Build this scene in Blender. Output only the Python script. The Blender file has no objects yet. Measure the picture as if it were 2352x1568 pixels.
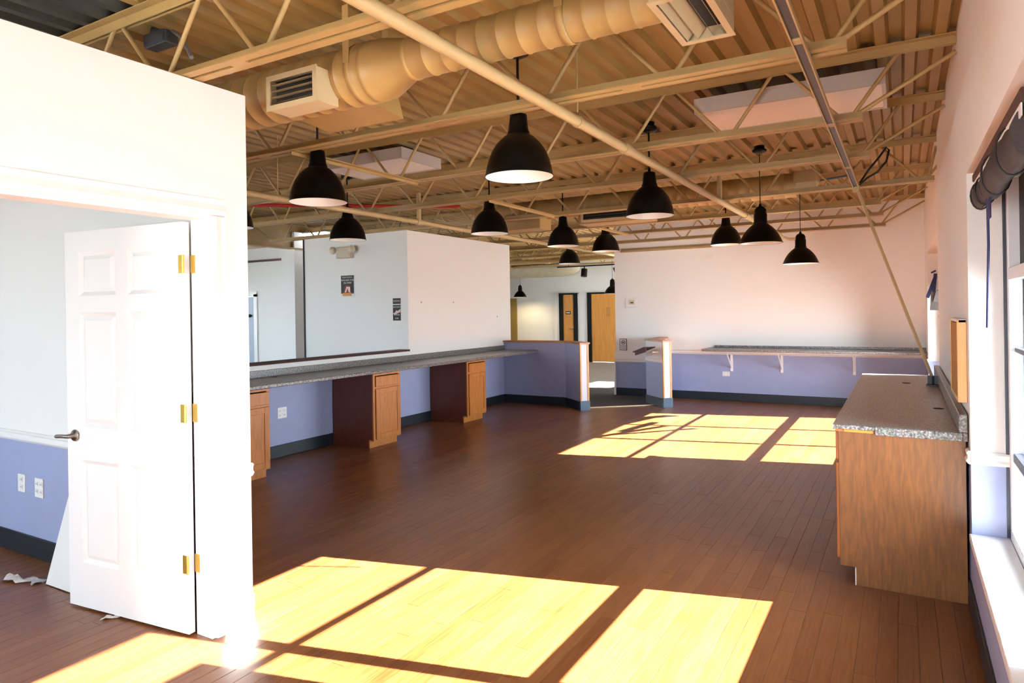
import bpy, math, random
from mathutils import Vector, Matrix
random.seed(7)
S = bpy.context.scene
COL = S.collection

# ------------------------------------------------------------------ camera
cam_d = bpy.data.cameras.new('camera'); cam = bpy.data.objects.new('camera', cam_d); COL.objects.link(cam)
W_, H_ = 2352.0, 1568.0
F_, CX_, CY_, YAW, ROLL, EYE = 1550.3, 1167.5, 711.5, .529066, .015756, 1.59
cam_d.sensor_fit = 'HORIZONTAL'; cam_d.sensor_width = 36.0
cam_d.lens = 36.0 * F_ / W_
cam_d.shift_x = (W_/2 - CX_) / W_
cam_d.shift_y = (CY_ - H_/2) / W_
cam_d.clip_start = .05; cam_d.clip_end = 200
right = Vector((math.cos(YAW), math.sin(YAW), 0)); fwd = Vector((-math.sin(YAW), math.cos(YAW), 0)); up = Vector((0, 0, 1))
cr, sr = math.cos(ROLL), math.sin(ROLL)
cxv = right*cr + up*(-sr) ; cyv = right*sr + up*cr
M = Matrix((cxv, cyv, -fwd)).transposed().to_4x4(); M.translation = (0, 0, EYE)
cam.matrix_world = M
S.camera = cam

# ------------------------------------------------------------------ sky, sun, exposure
SUNK, SUNA = .447, .2485            # fall per metre of X, drift in Y per metre of X
wd = bpy.data.worlds.new('world'); S.world = wd; wd.use_nodes = True
bg = wd.node_tree.nodes['Background']; bg.inputs[0].default_value = (.76, .88, 1.0, 1); bg.inputs[1].default_value = 23.5
sd = bpy.data.lights.new('sun', 'SUN'); sd.energy = 165; sd.angle = math.radians(.28); sd.color = (1.0, 1.0, .98)
so = bpy.data.objects.new('sun', sd); COL.objects.link(so)
so.rotation_euler = Vector((-1, -SUNA, -SUNK)).to_track_quat('-Z', 'Y').to_euler(); so.location = (20, 6, 12)
S.view_settings.view_transform = 'Standard'; S.view_settings.look = 'None'
S.view_settings.gamma = 1.0; S.view_settings.use_curve_mapping = False
S.view_settings.exposure = .14
S.cycles.max_bounces = 7; S.cycles.diffuse_bounces = 4; S.cycles.glossy_bounces = 4; S.cycles.transparent_max_bounces = 12
S.cycles.caustics_reflective = False; S.cycles.caustics_refractive = False
S.cycles.sample_clamp_indirect = 10.0

def portal(name, loc, nrm, sx, sy):
    d = bpy.data.lights.new(name, 'AREA'); d.shape = 'RECTANGLE'; d.size = sx; d.size_y = sy; d.energy = 1
    d.cycles.is_portal = True
    o = bpy.data.objects.new(name, d); COL.objects.link(o); o.location = loc
    o.rotation_euler = Vector(nrm).to_track_quat('-Z', 'Y').to_euler()

# ------------------------------------------------------------------ materials
def lin(r, g, b):
    f = lambda c: (c/255/12.92) if c/255 <= .04045 else ((c/255+.055)/1.055)**2.4
    return (f(r), f(g), f(b), 1)

def mat(name, col, rough=.6, metal=0.0, noise=0.0, nscale=8, bump=0.0, bscale=60, spec=.5, stretch=(1, 1, 1), coat=0.0):
    m = bpy.data.materials.new(name); m.use_nodes = True
    nt = m.node_tree; b = nt.nodes['Principled BSDF']
    b.inputs['Base Color'].default_value = col; b.inputs['Roughness'].default_value = rough
    b.inputs['Metallic'].default_value = metal; b.inputs['Specular IOR Level'].default_value = spec
    b.inputs['Coat Weight'].default_value = coat
    geo = nt.nodes.new('ShaderNodeNewGeometry'); mp = nt.nodes.new('ShaderNodeMapping'); mp.inputs['Scale'].default_value = stretch
    nt.links.new(geo.outputs['Position'], mp.inputs['Vector'])
    if noise:
        n = nt.nodes.new('ShaderNodeTexNoise'); n.inputs['Scale'].default_value = nscale; n.inputs['Detail'].default_value = 5
        nt.links.new(mp.outputs[0], n.inputs['Vector'])
        r = nt.nodes.new('ShaderNodeMapRange'); r.inputs['From Min'].default_value = .25; r.inputs['From Max'].default_value = .75
        r.inputs['To Min'].default_value = 1-noise; r.inputs['To Max'].default_value = 1+noise
        nt.links.new(n.outputs['Fac'], r.inputs['Value'])
        mx = nt.nodes.new('ShaderNodeVectorMath'); mx.operation = 'SCALE'; mx.inputs[0].default_value = col[:3]
        nt.links.new(r.outputs[0], mx.inputs['Scale']); nt.links.new(mx.outputs[0], b.inputs['Base Color'])
    if bump:
        n2 = nt.nodes.new('ShaderNodeTexNoise'); n2.inputs['Scale'].default_value = bscale; n2.inputs['Detail'].default_value = 3
        nt.links.new(mp.outputs[0], n2.inputs['Vector'])
        bp = nt.nodes.new('ShaderNodeBump'); bp.inputs['Strength'].default_value = bump; bp.inputs['Distance'].default_value = .004
        nt.links.new(n2.outputs['Fac'], bp.inputs['Height']); nt.links.new(bp.outputs[0], b.inputs['Normal'])
    return m

def wood(name, dark, light, rough=.4, stretch=(30, 30, 2.5), mottled=0.0):
    m = bpy.data.materials.new(name); m.use_nodes = True
    nt = m.node_tree; b = nt.nodes['Principled BSDF']; b.inputs['Roughness'].default_value = rough
    geo = nt.nodes.new('ShaderNodeNewGeometry'); mp = nt.nodes.new('ShaderNodeMapping'); mp.inputs['Scale'].default_value = stretch
    nt.links.new(geo.outputs['Position'], mp.inputs['Vector'])
    n = nt.nodes.new('ShaderNodeTexNoise'); n.inputs['Scale'].default_value = 1.6; n.inputs['Detail'].default_value = 7; n.inputs['Distortion'].default_value = .6
    nt.links.new(mp.outputs[0], n.inputs['Vector'])
    rp = nt.nodes.new('ShaderNodeValToRGB'); rp.color_ramp.elements[0].position = .3; rp.color_ramp.elements[1].position = .72
    rp.color_ramp.elements[0].color = dark; rp.color_ramp.elements[1].color = light
    nt.links.new(n.outputs['Fac'], rp.inputs[0]); nt.links.new(rp.outputs[0], b.inputs['Base Color'])
    return m

def granite(name):
    m = bpy.data.materials.new(name); m.use_nodes = True
    nt = m.node_tree; b = nt.nodes['Principled BSDF']; b.inputs['Roughness'].default_value = .28
    geo = nt.nodes.new('ShaderNodeNewGeometry')
    n = nt.nodes.new('ShaderNodeTexNoise'); n.inputs['Scale'].default_value = 85; n.inputs['Detail'].default_value = 6; n.inputs['Roughness'].default_value = .7
    nt.links.new(geo.outputs['Position'], n.inputs['Vector'])
    v = nt.nodes.new('ShaderNodeTexVoronoi'); v.inputs['Scale'].default_value = 160
    nt.links.new(geo.outputs['Position'], v.inputs['Vector'])
    rp = nt.nodes.new('ShaderNodeValToRGB'); cr_ = rp.color_ramp
    cr_.elements[0].position = .36; cr_.elements[0].color = lin(52, 48, 46)
    cr_.elements[1].position = .66; cr_.elements[1].color = lin(206, 202, 196)
    e = cr_.elements.new(.47); e.color = lin(112, 108, 104)
    e = cr_.elements.new(.54); e.color = lin(146, 141, 135)
    nt.links.new(n.outputs['Fac'], rp.inputs[0])
    mx = nt.nodes.new('ShaderNodeMix'); mx.data_type = 'RGBA'; mx.blend_type = 'MULTIPLY'; mx.inputs[0].default_value = .35
    nt.links.new(rp.outputs[0], mx.inputs[6]); nt.links.new(v.outputs['Color'], mx.inputs[7]); nt.links.new(mx.outputs[2], b.inputs['Base Color'])
    return m

def glass(name):
    m = bpy.data.materials.new(name); m.use_nodes = True
    nt = m.node_tree; nt.nodes.remove(nt.nodes['Principled BSDF'])
    t = nt.nodes.new('ShaderNodeBsdfTransparent'); t.inputs[0].default_value = (.97, .98, .98, 1)
    g = nt.nodes.new('ShaderNodeBsdfGlossy'); g.inputs['Roughness'].default_value = .02
    fr = nt.nodes.new('ShaderNodeFresnel'); fr.inputs[0].default_value = 1.3
    mx = nt.nodes.new('ShaderNodeMixShader'); nt.links.new(fr.outputs[0], mx.inputs[0])
    nt.links.new(t.outputs[0], mx.inputs[1]); nt.links.new(g.outputs[0], mx.inputs[2])
    nt.links.new(mx.outputs[0], nt.nodes['Material Output'].inputs[0])
    return m

def plank_mat():
    m = bpy.data.materials.new('floor_planks'); m.use_nodes = True
    nt = m.node_tree; L = nt.links; b = nt.nodes['Principled BSDF']
    at = nt.nodes.new('ShaderNodeAttribute'); at.attribute_name = 'tone'
    geo = nt.nodes.new('ShaderNodeNewGeometry'); mp = nt.nodes.new('ShaderNodeMapping'); mp.inputs['Scale'].default_value = (60, 3.0, 1)
    L.new(geo.outputs['Position'], mp.inputs['Vector'])
    n = nt.nodes.new('ShaderNodeTexNoise'); n.inputs['Scale'].default_value = 1.4; n.inputs['Detail'].default_value = 6
    L.new(mp.outputs[0], n.inputs['Vector'])
    n3 = nt.nodes.new('ShaderNodeTexNoise'); n3.inputs['Scale'].default_value = .9; n3.inputs['Detail'].default_value = 5; n3.inputs['Roughness'].default_value = .6
    L.new(geo.outputs['Position'], n3.inputs['Vector'])
    a1 = nt.nodes.new('ShaderNodeMath'); a1.operation = 'MULTIPLY_ADD'; a1.inputs[1].default_value = .40
    L.new(n.outputs['Fac'], a1.inputs[0])
    t2 = nt.nodes.new('ShaderNodeMath'); t2.operation = 'MULTIPLY'; t2.inputs[1].default_value = .14; L.new(at.outputs['Fac'], t2.inputs[0])
    L.new(t2.outputs[0], a1.inputs[2])
    a2 = nt.nodes.new('ShaderNodeMath'); a2.operation = 'MULTIPLY_ADD'; a2.inputs[1].default_value = .34
    L.new(n3.outputs['Fac'], a2.inputs[0]); L.new(a1.outputs[0], a2.inputs[2])
    rp = nt.nodes.new('ShaderNodeValToRGB'); rp.color_ramp.elements[0].position = .3; rp.color_ramp.elements[1].position = .75
    rp.color_ramp.elements[0].color = lin(104, 54, 24); rp.color_ramp.elements[1].color = lin(152, 100, 57)
    L.new(a2.outputs[0], rp.inputs[0]); L.new(rp.outputs[0], b.inputs['Base Color'])
    r = nt.nodes.new('ShaderNodeMapRange'); r.inputs['To Min'].default_value = .285; r.inputs['To Max'].default_value = .40
    L.new(n3.outputs['Fac'], r.inputs['Value']); L.new(r.outputs[0], b.inputs['Roughness'])
    bp = nt.nodes.new('ShaderNodeBump'); bp.inputs['Strength'].default_value = .05; bp.inputs['Distance'].default_value = .002
    L.new(n.outputs['Fac'], bp.inputs['Height']); L.new(bp.outputs[0], b.inputs['Normal'])
    return m

WHITE = mat('white_wall_paint', lin(244, 241, 236), .65, bump=.12, bscale=180)
TRIM = mat('white_trim_paint', lin(244, 240, 236), .4)
DECKGREY = mat('dark_grey_deck', lin(46, 44, 36), .7, noise=.15, nscale=3)
LAV = mat('lavender_wall_paint', lin(158, 165, 198), .6, noise=.03, bump=.12, bscale=180)
SLATE = mat('slate_rubber_base', lin(26, 33, 40), .45)
DECK = mat('tan_deck_paint', lin(140, 105, 50), .55, noise=.10, nscale=3)
STEEL = mat('tan_joist_paint', lin(164, 132, 80), .5, noise=.06, nscale=9)
DUCT = mat('tan_duct_paint', lin(160, 126, 74), .45, noise=.05, nscale=7, bump=.08, bscale=40)
DUCTW = mat('cream_grille_paint', lin(196, 174, 134), .45)
DARKGAP = mat('dark_duct_inside', lin(30, 22, 16), .8)
BLACK = mat('black_enamel', lin(6, 6, 6), .35, spec=.18)
LAMPIN = mat('white_enamel', lin(248, 244, 236), .35)
CORD = mat('black_cord', lin(10, 10, 12), .6)
PIPE = mat('cream_pipe_paint', lin(178, 152, 106), .45)
RED = mat('red_pipe_paint', lin(170, 30, 24), .45)
GALV = mat('galvanised_steel', lin(150, 152, 155), .35, metal=.7, noise=.1)
LENS = mat('fixture_lens', lin(246, 240, 234), .5)
FIXM = mat('fixture_white_metal', lin(190, 180, 170), .4)
HONEY = wood('honey_maple', lin(166, 98, 38), lin(196, 126, 58), .38)
SIDE = wood('dark_cabinet_side', lin(92, 44, 28), lin(108, 54, 34), .4)
OAK = wood('oak_veneer', lin(100, 57, 14), lin(132, 79, 24), .42, stretch=(34, 34, 4.5))
DOORK = mat('black_door_frame', lin(8, 8, 9), .5, spec=.2)
OAKD = wood('back_door_oak', lin(198, 128, 42), lin(216, 150, 60), .4, stretch=(18, 18, 1.4))
CAPW = wood('wood_cap', lin(150, 84, 34), lin(196, 128, 66), .35, stretch=(4, 4, 20))
CAPD = wood('dark_wood_cap', lin(58, 26, 18), lin(78, 36, 24), .7, stretch=(20, 3, 20))
GRAN = granite('granite_laminate')
BRASS = mat('brass', lin(212, 176, 84), .28, metal=.9)
NICKEL = mat('satin_nickel', lin(170, 160, 150), .3, metal=.95)
GLASS = glass('window_glass')
FRAMEK = mat('dark_window_frame', lin(24, 26, 40), .4)
FRAMEW = mat('white_window_frame', lin(236, 238, 242), .4)
SHADE = mat('dark_woven_shade', lin(52, 50, 52), .8, noise=.3, nscale=30, stretch=(1, 8, .2))
BAMBOO = mat('dark_bamboo', lin(50, 38, 34), .65, noise=.35, nscale=24, stretch=(1, .2, 8))
NAVY = mat('navy_tape', lin(20, 24, 74), .6)
PLASTIC = mat('white_plastic', lin(240, 238, 232), .4)
CARPET = mat('charcoal_carpet', lin(72, 68, 66), .95, noise=.25, nscale=60)
CARPETL = mat('grey_carpet', lin(168, 164, 156), .95, noise=.15, nscale=60)
GREYDOOR = mat('pale_blue_door_paint', lin(176, 190, 204), .5)
FILM = mat('clear_plastic_film', lin(226, 216, 206), .15, noise=.2, nscale=40)
GREYBOX = mat('grey_box_paint', lin(52, 54, 58), .45)
CORK = mat('cork_board', lin(182, 124, 62), .8, noise=.15, nscale=60)
PAPER = mat('white_paper', lin(238, 236, 232), .7)
INK = mat('black_ink', lin(18, 16, 18), .6)
PRED = mat('poster_red', lin(110, 20, 20), .6)
POR = mat('poster_orange', lin(206, 132, 50), .6)
PPK = mat('poster_pink', lin(240, 200, 190), .6)
CABLE = mat('blue_cable', lin(60, 80, 110), .5)
SUBF = mat('subfloor', lin(70, 40, 22), .9)
SOIL = mat('pale_pavement', lin(190, 186, 180), .9, noise=.1, nscale=2)
PLANK = plank_mat()

# ------------------------------------------------------------------ mesh helpers
class MB:
    def __init__(s): s.v = []; s.f = []; s.mi = []; s.sm = []
    def add(s, vs, fs, mi=0, smooth=False):
        b = len(s.v); s.v += [Vector(p) for p in vs]
        for f in fs: s.f.append([b+i for i in f]); s.mi.append(mi); s.sm.append(smooth)
        return s
    def box(s, x0, x1, y0, y1, z0, z1, mi=0):
        vs = [(x, y, z) for z in (z0, z1) for y in (y0, y1) for x in (x0, x1)]
        return s.add(vs, [(0, 2, 3, 1), (4, 5, 7, 6), (0, 1, 5, 4), (2, 6, 7, 3), (0, 4, 6, 2), (1, 3, 7, 5)], mi)
    def cbox(s, x0, x1, y0, y1, z0, z1, c=.004, mi=0):      # box with chamfered edges
        import itertools
        vs = []; key = {}
        X = (x0, x1); Y = (y0, y1); Z = (z0, z1); sg = (1, -1)
        for i, j, k in itertools.product((0, 1), repeat=3):
            for a in range(3):
                p = [X[i]+sg[i]*(c if a != 0 else 0), Y[j]+sg[j]*(c if a != 1 else 0), Z[k]+sg[k]*(c if a != 2 else 0)]
                key[(i, j, k, a)] = len(vs); vs.append(p)
        fs = []
        for a in range(3):
            for sd_ in (0, 1):
                o = [q for q in range(3) if q != a]; idx = []
                for u, w in ((0, 0), (1, 0), (1, 1), (0, 1)):
                    t = [0, 0, 0]; t[a] = sd_; t[o[0]] = u; t[o[1]] = w; idx.append(key[(*t, a)])
                flip = (sd_ == 0) ^ (a == 1)
                fs.append(idx[::-1] if flip else idx)
        for a in range(3):
            o = [q for q in range(3) if q != a]
            for u in (0, 1):
                for w in (0, 1):
                    t0 = [0, 0, 0]; t0[o[0]] = u; t0[o[1]] = w; t0[a] = 0; t1 = t0[:]; t1[a] = 1
                    fs.append([key[(*t0, o[0])], key[(*t1, o[0])], key[(*t1, o[1])], key[(*t0, o[1])]])
        for i, j, k in itertools.product((0, 1), repeat=3): fs.append([key[(i, j, k, 0)], key[(i, j, k, 1)], key[(i, j, k, 2)]])
        return s.add(vs, fs, mi)
    def prism(s, poly, z0, z1, mi=0):                       # plan polygon, counter-clockwise
        n = len(poly); vs = [(x, y, z0) for x, y in poly]+[(x, y, z1) for x, y in poly]
        fs = [list(range(n))[::-1], [n+i for i in range(n)]]+[[i, (i+1) % n, n+(i+1) % n, n+i] for i in range(n)]
        return s.add(vs, fs, mi)
    def ext(s, prof, p0, p1, u, w, mi=0, smooth=False, cap=True):   # profile (a,b) -> a*u+b*w swept from p0 to p1
        p0 = Vector(p0); p1 = Vector(p1); u = Vector(u); w = Vector(w); n = len(prof)
        vs = [p0+u*a+w*b for a, b in prof]+[p1+u*a+w*b for a, b in prof]
        fs = [[i, (i+1) % n, n+(i+1) % n, n+i] for i in range(n)]
        s.add(vs, fs, mi, smooth)
        if cap: s.add(vs[:n], [list(range(n))[::-1]], mi); s.add(vs[n:], [list(range(n))], mi)
        return s
    def bar(s, p0, p1, a, b, mi=0, hint=(0, 0, 1)):         # rectangular bar a x b
        p0 = Vector(p0); p1 = Vector(p1); d = (p1-p0).normalized(); h = Vector(hint)
        if abs(d.dot(h)) > .98: h = Vector((1, 0, 0))
        u = d.cross(h).normalized(); w = u.cross(d)
        return s.ext([(-a/2, -b/2), (a/2, -b/2), (a/2, b/2), (-a/2, b/2)], p0, p1, u, w, mi)
    def tube(s, p0, p1, r, n=10, mi=0, r1=None, cap=True):
        p0 = Vector(p0); p1 = Vector(p1); d = (p1-p0).normalized(); h = Vector((0, 0, 1))
        if abs(d.dot(h)) > .98: h = Vector((1, 0, 0))
        u = d.cross(h).normalized(); w = u.cross(d); r1 = r if r1 is None else r1
        A = [2*math.pi*i/n for i in range(n)]
        vs = [p0+(u*math.cos(t)+w*math.sin(t))*r for t in A]+[p1+(u*math.cos(t)+w*math.sin(t))*r1 for t in A]
        s.add(vs, [[i, (i+1) % n, n+(i+1) % n, n+i] for i in range(n)], mi, True)
        if cap: s.add(vs[:n], [list(range(n))[::-1]], mi); s.add(vs[n:], [list(range(n))], mi)
        return s
    def path(s, pts, r, n=8, mi=0):                          # swept tube with joined rings
        pts = [Vector(p) for p in pts]; vs = []; fs = []; u = None
        for i, p in enumerate(pts):
            d = (pts[min(i+1, len(pts)-1)]-pts[max(i-1, 0)]).normalized()
            if u is None:
                h = Vector((0, 0, 1)) if abs(d.z) < .95 else Vector((1, 0, 0)); u = d.cross(h).normalized()
            u = (u-d*u.dot(d)).normalized(); w = d.cross(u)
            vs += [p+(u*math.cos(2*math.pi*k/n)+w*math.sin(2*math.pi*k/n))*r for k in range(n)]
        for i in range(len(pts)-1):
            for k in range(n): fs.append([i*n+k, i*n+(k+1) % n, (i+1)*n+(k+1) % n, (i+1)*n+k])
        s.add(vs, fs, mi, True); m = len(pts)
        s.add(vs[:n], [list(range(n))[::-1]], mi); s.add(vs[(m-1)*n:], [list(range(n))], mi)
        return s
    def lathe(s, prof, c, axis='z', n=32, mi=0, smooth=True, closed=False):   # prof: (r, t) along axis from c
        c = Vector(c); vs = []
        ax, u, w = {'z': (Vector((0, 0, 1)), Vector((1, 0, 0)), Vector((0, 1, 0))), 'x': (Vector((1, 0, 0)), Vector((0, 1, 0)), Vector((0, 0, 1))), 'y': (Vector((0, 1, 0)), Vector((0, 0, 1)), Vector((1, 0, 0)))}[axis]
        for r, t in prof:
            for k in range(n):
                a = 2*math.pi*k/n; vs.append(c+ax*t+(u*math.cos(a)+w*math.sin(a))*r)
        fs = []
        for i in range(len(prof)-1):
            for k in range(n): fs.append([i*n+k, i*n+(k+1) % n, (i+1)*n+(k+1) % n, (i+1)*n+k])
        s.add(vs, fs, mi, smooth)
        if closed:
            s.add(vs[:n], [list(range(n))[::-1]], mi); s.add(vs[-n:], [list(range(n))], mi)
        return s
    def xf(s, m): s.v = [m @ p for p in s.v]; return s
    def build(s, name, mats, parent=None, tone=None):
        if not isinstance(mats, (list, tuple)): mats = [mats]
        lo = [min(p[i] for p in s.v) for i in range(3)]; hi = [max(p[i] for p in s.v) for i in range(3)]
        o_ = Vector(((lo[0]+hi[0])/2, (lo[1]+hi[1])/2, lo[2]))
        me = bpy.data.meshes.new(name); me.from_pydata([p-o_ for p in s.v], [], s.f)
        for m in mats: me.materials.append(m)
        me.polygons.foreach_set('material_index', s.mi); me.polygons.foreach_set('use_smooth', s.sm)
        if tone is not None:
            a = me.attributes.new('tone', 'FLOAT', 'FACE'); a.data.foreach_set('value', tone if isinstance(tone, list) else [tone]*len(s.f))
        me.update()
        ob = bpy.data.objects.new(name, me); COL.objects.link(ob); ob.location = o_
        if parent is not None:
            w = Vector(parent.location); q = parent.parent
            while q is not None: w += Vector(q.location); q = q.parent
            ob.parent = parent; ob.location = o_-w
        return ob

def tag(o, label=None, cat=None, group=None, kind=None):
    if label: o['label'] = label
    if cat: o['category'] = cat
    if group: o['group'] = group
    if kind: o['kind'] = kind
    return o
def struct(o, label=None, cat=None): return tag(o, label, cat, None, 'structure')
def empty(name, loc, label=None, cat=None, group=None, kind=None):
    o = bpy.data.objects.new(name, None); COL.objects.link(o); o.location = loc; o.empty_display_size = .1
    return tag(o, label, cat, group, kind)
def copy_tree(o, parent=None):
    c = o.copy(); COL.objects.link(c)
    if parent is not None: c.parent = parent; c.matrix_parent_inverse = o.matrix_parent_inverse.copy()
    for ch in list(o.children): copy_tree(ch, c)
    return c
def text(name, body, size, loc, rot, m, parent, sx=1.0):
    cu = bpy.data.curves.new(name, 'FONT'); cu.body = body; cu.size = size; cu.align_x = 'CENTER'; cu.align_y = 'CENTER'; cu.extrude = .0006; cu.resolution_u = 2
    t = bpy.data.objects.new(name, cu); COL.objects.link(t)
    me = bpy.data.meshes.new_from_object(t.evaluated_get(bpy.context.evaluated_depsgraph_get()))
    bpy.data.objects.remove(t); me.materials.clear(); me.materials.append(m)
    R = Matrix.Rotation(rot, 4, 'Z') @ Matrix.Rotation(math.pi/2, 4, 'X') @ Matrix.Diagonal((sx, 1, 1, 1)); me.transform(R)
    o = bpy.data.objects.new(name, me); COL.objects.link(o); o.parent = parent
    o.location = Vector(loc)-Vector(parent.location)
    return o

XR, ZD, YF = .29, 3.15, 11.7         # right wall face, deck underside, far wall face
ZL = .80                              # where the lavender paint stops

# ------------------------------------------------------------------ the shell
def wall_cells(name, axis, a0, a1, cuts, openings, z1, bands, mats, parent=None):
    """axis 'x': wall plane between X a0..a1 running in Y over cuts; openings: (c0,c1,z0,z1)"""
    mb = MB(); zs = sorted(set([0, z1]+[b for b in bands]+[z for o in openings for z in (o[2], o[3])])); cs = sorted(set(list(cuts)+[c for o in openings for c in (o[0], o[1])]))
    for i in range(len(cs)-1):
        for j in range(len(zs)-1):
            c = (cs[i]+cs[i+1])/2; z = (zs[j]+zs[j+1])/2
            if any(o[0] < c < o[1] and o[2] < z < o[3] for o in openings): continue
            mi = sum(1 for b in bands if z > b) if bands else 0
            if axis == 'x': mb.box(a0, a1, cs[i], cs[i+1], zs[j], zs[j+1], mi)
            else: mb.box(cs[i], cs[i+1], a0, a1, zs[j], zs[j+1], mi)
    return struct(mb.build(name, mats, parent))

W1 = (.60, 4.18, .40, 2.25); W2 = (7.54, 10.86, .40, 2.26); W3 = (14.0, 15.3, 2.40, 2.85); W4 = (12.6, 17.8, .40, 2.2)
wall_cells('wall_right', 'x', XR, XR+.27, (-2.6, 18.9), [W1, W2, W3, W4], 3.42, [ZL], [LAV, WHITE])
wall_cells('wall_far', 'y', YF, YF+.12, (-4.565, XR), [], ZD+.01, [ZL-.0], [LAV, WHITE])
wall_cells('wall_back_hall', 'y', 18.7, 18.9, (-15.2, XR), [], 3.42, [], [WHITE])
wall_cells('wall_left', 'x', -15.2, -15.0, (-2.6, 18.9), [(3.5, 7.5, .9, 2.4), (9.9, 13.5, .9, 2.4)], 3.42, [], [WHITE])
wall_cells('wall_front', 'y', -2.8, -2.6, (-15.2, XR+.27), [(-2.4, -.2, .5, 2.35), (-5.8, -3.6, .7, 2.3), (-11.5, -7.5, .5, 2.35)], 3.42, [ZL], [LAV, WHITE])
# office with the open door
wall_cells('wall_office', 'x', -3.06, -2.94, (-2.6, 2.35), [(1.17, 2.125, 0, 2.075)], 2.724, [], [WHITE])
wall_cells('wall_office_end', 'y', 2.27, 2.35, (-6.3, -3.06), [], 2.724, [ZL], [LAV, WHITE])
wall_cells('wall_office_left', 'x', -6.42, -6.3, (-2.6, 2.35), [], 2.724, [ZL], [LAV, WHITE])
# reception wall: half height with a dark cap, then full height
wr = wall_cells('wall_reception', 'x', -6.10, -5.98, (2.35, 7.45), [], 1.035, [.88], [LAV, WHITE])
MB().cbox(-6.15, -5.955, 2.35, 7.45, 1.035, 1.060, .003).build('wall_cap', CAPD, wr)
wall_cells('wall_reception_tall', 'x', -6.10, -5.98, (7.45, 10.30), [], 2.73, [.88], [LAV, WHITE])
wg = wall_cells('wall_posters', 'y', 7.45, 7.57, (-8.0, -6.10), [], 2.73, [], [WHITE])
wall_cells('wall_side_office', 'y', 9.5, 9.62, (-15.0, -9.55), [(-12.9, -11.62, 0, 1.98)], 2.95, [], [WHITE])
wall_cells('wall_side_return', 'y', 8.35, 9.5, (-9.55, -9.22), [], 3.02, [], [WHITE])
bpy.data.objects['wall_side_return']['label'] = 'narrow white wall pier behind the poster wall'

# ceiling: roof slab with ribbed deck sheets
roof = struct(MB().box(-15.2, XR+.27, -2.8, 18.9, ZD+.045, ZD+.27).build('ceiling', DECK))
pitch = .1524; nrib = 6; x1_ = XR; k_ = 0
while x1_ > -15.0:
    x0_ = x1_-pitch*nrib; mb = MB(); prof = []
    for r_ in range(nrib):
        a = x1_-r_*pitch
        prof += [(a, ZD+.041), (a-.035, ZD+.041), (a-.052, ZD), (a-.107, ZD), (a-.124, ZD+.041)]
    prof.append((x0_, ZD+.041))
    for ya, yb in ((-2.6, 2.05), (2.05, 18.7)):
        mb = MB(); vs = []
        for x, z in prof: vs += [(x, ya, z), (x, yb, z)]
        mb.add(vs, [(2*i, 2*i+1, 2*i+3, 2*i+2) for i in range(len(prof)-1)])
        mb.build('deck_sheet', DECKGREY if (yb < 3 and x1_ < -3.0) else DECK, roof)  # front sheets on the left get a darker grey than the rest
    x1_ = x0_

# floor: subfloor, carpets and planks
fl = struct(MB().box(-15.2, XR+.27, -2.8, 18.9, -.12, -.022).build('floor', SUBF))
def ymax(x):
    if x < -4.36: return 10.10
    if x < -3.55: return 10.0+(x+4.36)*(.70/.81)
    return YF
cp = struct(MB().prism([(-15, 2.35), (-6.05, 2.35), (-6.05, 10.11), (-4.40, 10.11), (-4.36, 10.0), (-3.55, 10.70), (-3.55, 11.72), (XR, 11.72), (XR, 12.8), (-15, 12.8)], -.022, -.002).build('floor_carpet', CARPET))
struct(MB().box(-15, XR, 12.8, 18.7, -.022, -.003).build('floor_carpet_hall', CARPETL))
struct(MB().box(-15, -6.42, -2.6, 2.35, -.022, -.003).build('floor_side_office', CARPETL))
struct(MB().bar((-4.40, 9.965, .004), (-3.52, 10.725, .004), .045, .012).build('trim_threshold', mat('pale_metal_strip', lin(214, 190, 150), .35, metal=.4)))

def in_view(x, y):
    u = x*math.cos(YAW)+y*math.sin(YAW); w = -x*math.sin(YAW)+y*math.cos(YAW)
    if w < .5: return 0
    px = CX_+F_*u/w; py = CY_+F_*EYE/w
    if not (-60 < px < 2300 and 850 < py < 1640): return 0
    if x > -.33 and 4.2 < y < 7.6: return 0
    if x < -2.98 and py > 0:
        if y > 2.2 and px < 575: return 0
        if px < 150 and y < 1.9 and x < -5: return 0
    return 1/w/w
PW = .0826; rows = int((XR+6.6)/PW)+1; planks = []
for r_ in range(rows):
    xa = XR-(r_+1)*PW; xb = xa+PW; y = -2.6-random.random()*1.3
    xa2 = max(xa, -6.3)
    while y < YF:
        ln = random.choice((.75, .95, 1.15, 1.35, 1.5)); y0 = max(y, -2.6); y1 = y+ln; y += ln
        ea, eb = min(y1, ymax(xa)), min(y1, ymax(xb))
        if min(ea, eb) <= y0+.02: continue
        if xb < -6.25: continue
        planks.append((xa, xb, y0, ea, eb))
def plank_into(mb, p):
    xa, xb, y0, ea, eb = p; g = .0005; c = .0014; zt = random.uniform(-.0002, .0002)
    o = [(xa+g, y0+g), (xb-g, y0+g), (xb-g, eb-g), (xa+g, ea-g)]; i = [(xa+g+c, y0+g+c), (xb-g-c, y0+g+c), (xb-g-c, eb-g-c), (xa+g+c, ea-g-c)]
    vs = [(x, y, -.02) for x, y in o]+[(x, y, zt-c*.6) for x, y in o]+[(x, y, zt) for x, y in i]
    fs = [(8, 9, 10, 11)]+[(k, (k+1) % 4, 4+(k+1) % 4, 4+k) for k in range(4)]+[(4+k, 4+(k+1) % 4, 8+(k+1) % 4, 8+k) for k in range(4)]
    mb.add(vs, fs); return len(fs)
def score(p):
    x = (p[0]+p[1])/2; L = (p[3]-p[2])
    return max(in_view(x, p[2]+L*t)*L for t in (.15, .5, .85))
planks.sort(key=score, reverse=True)
rest = MB(); tones = []
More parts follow.
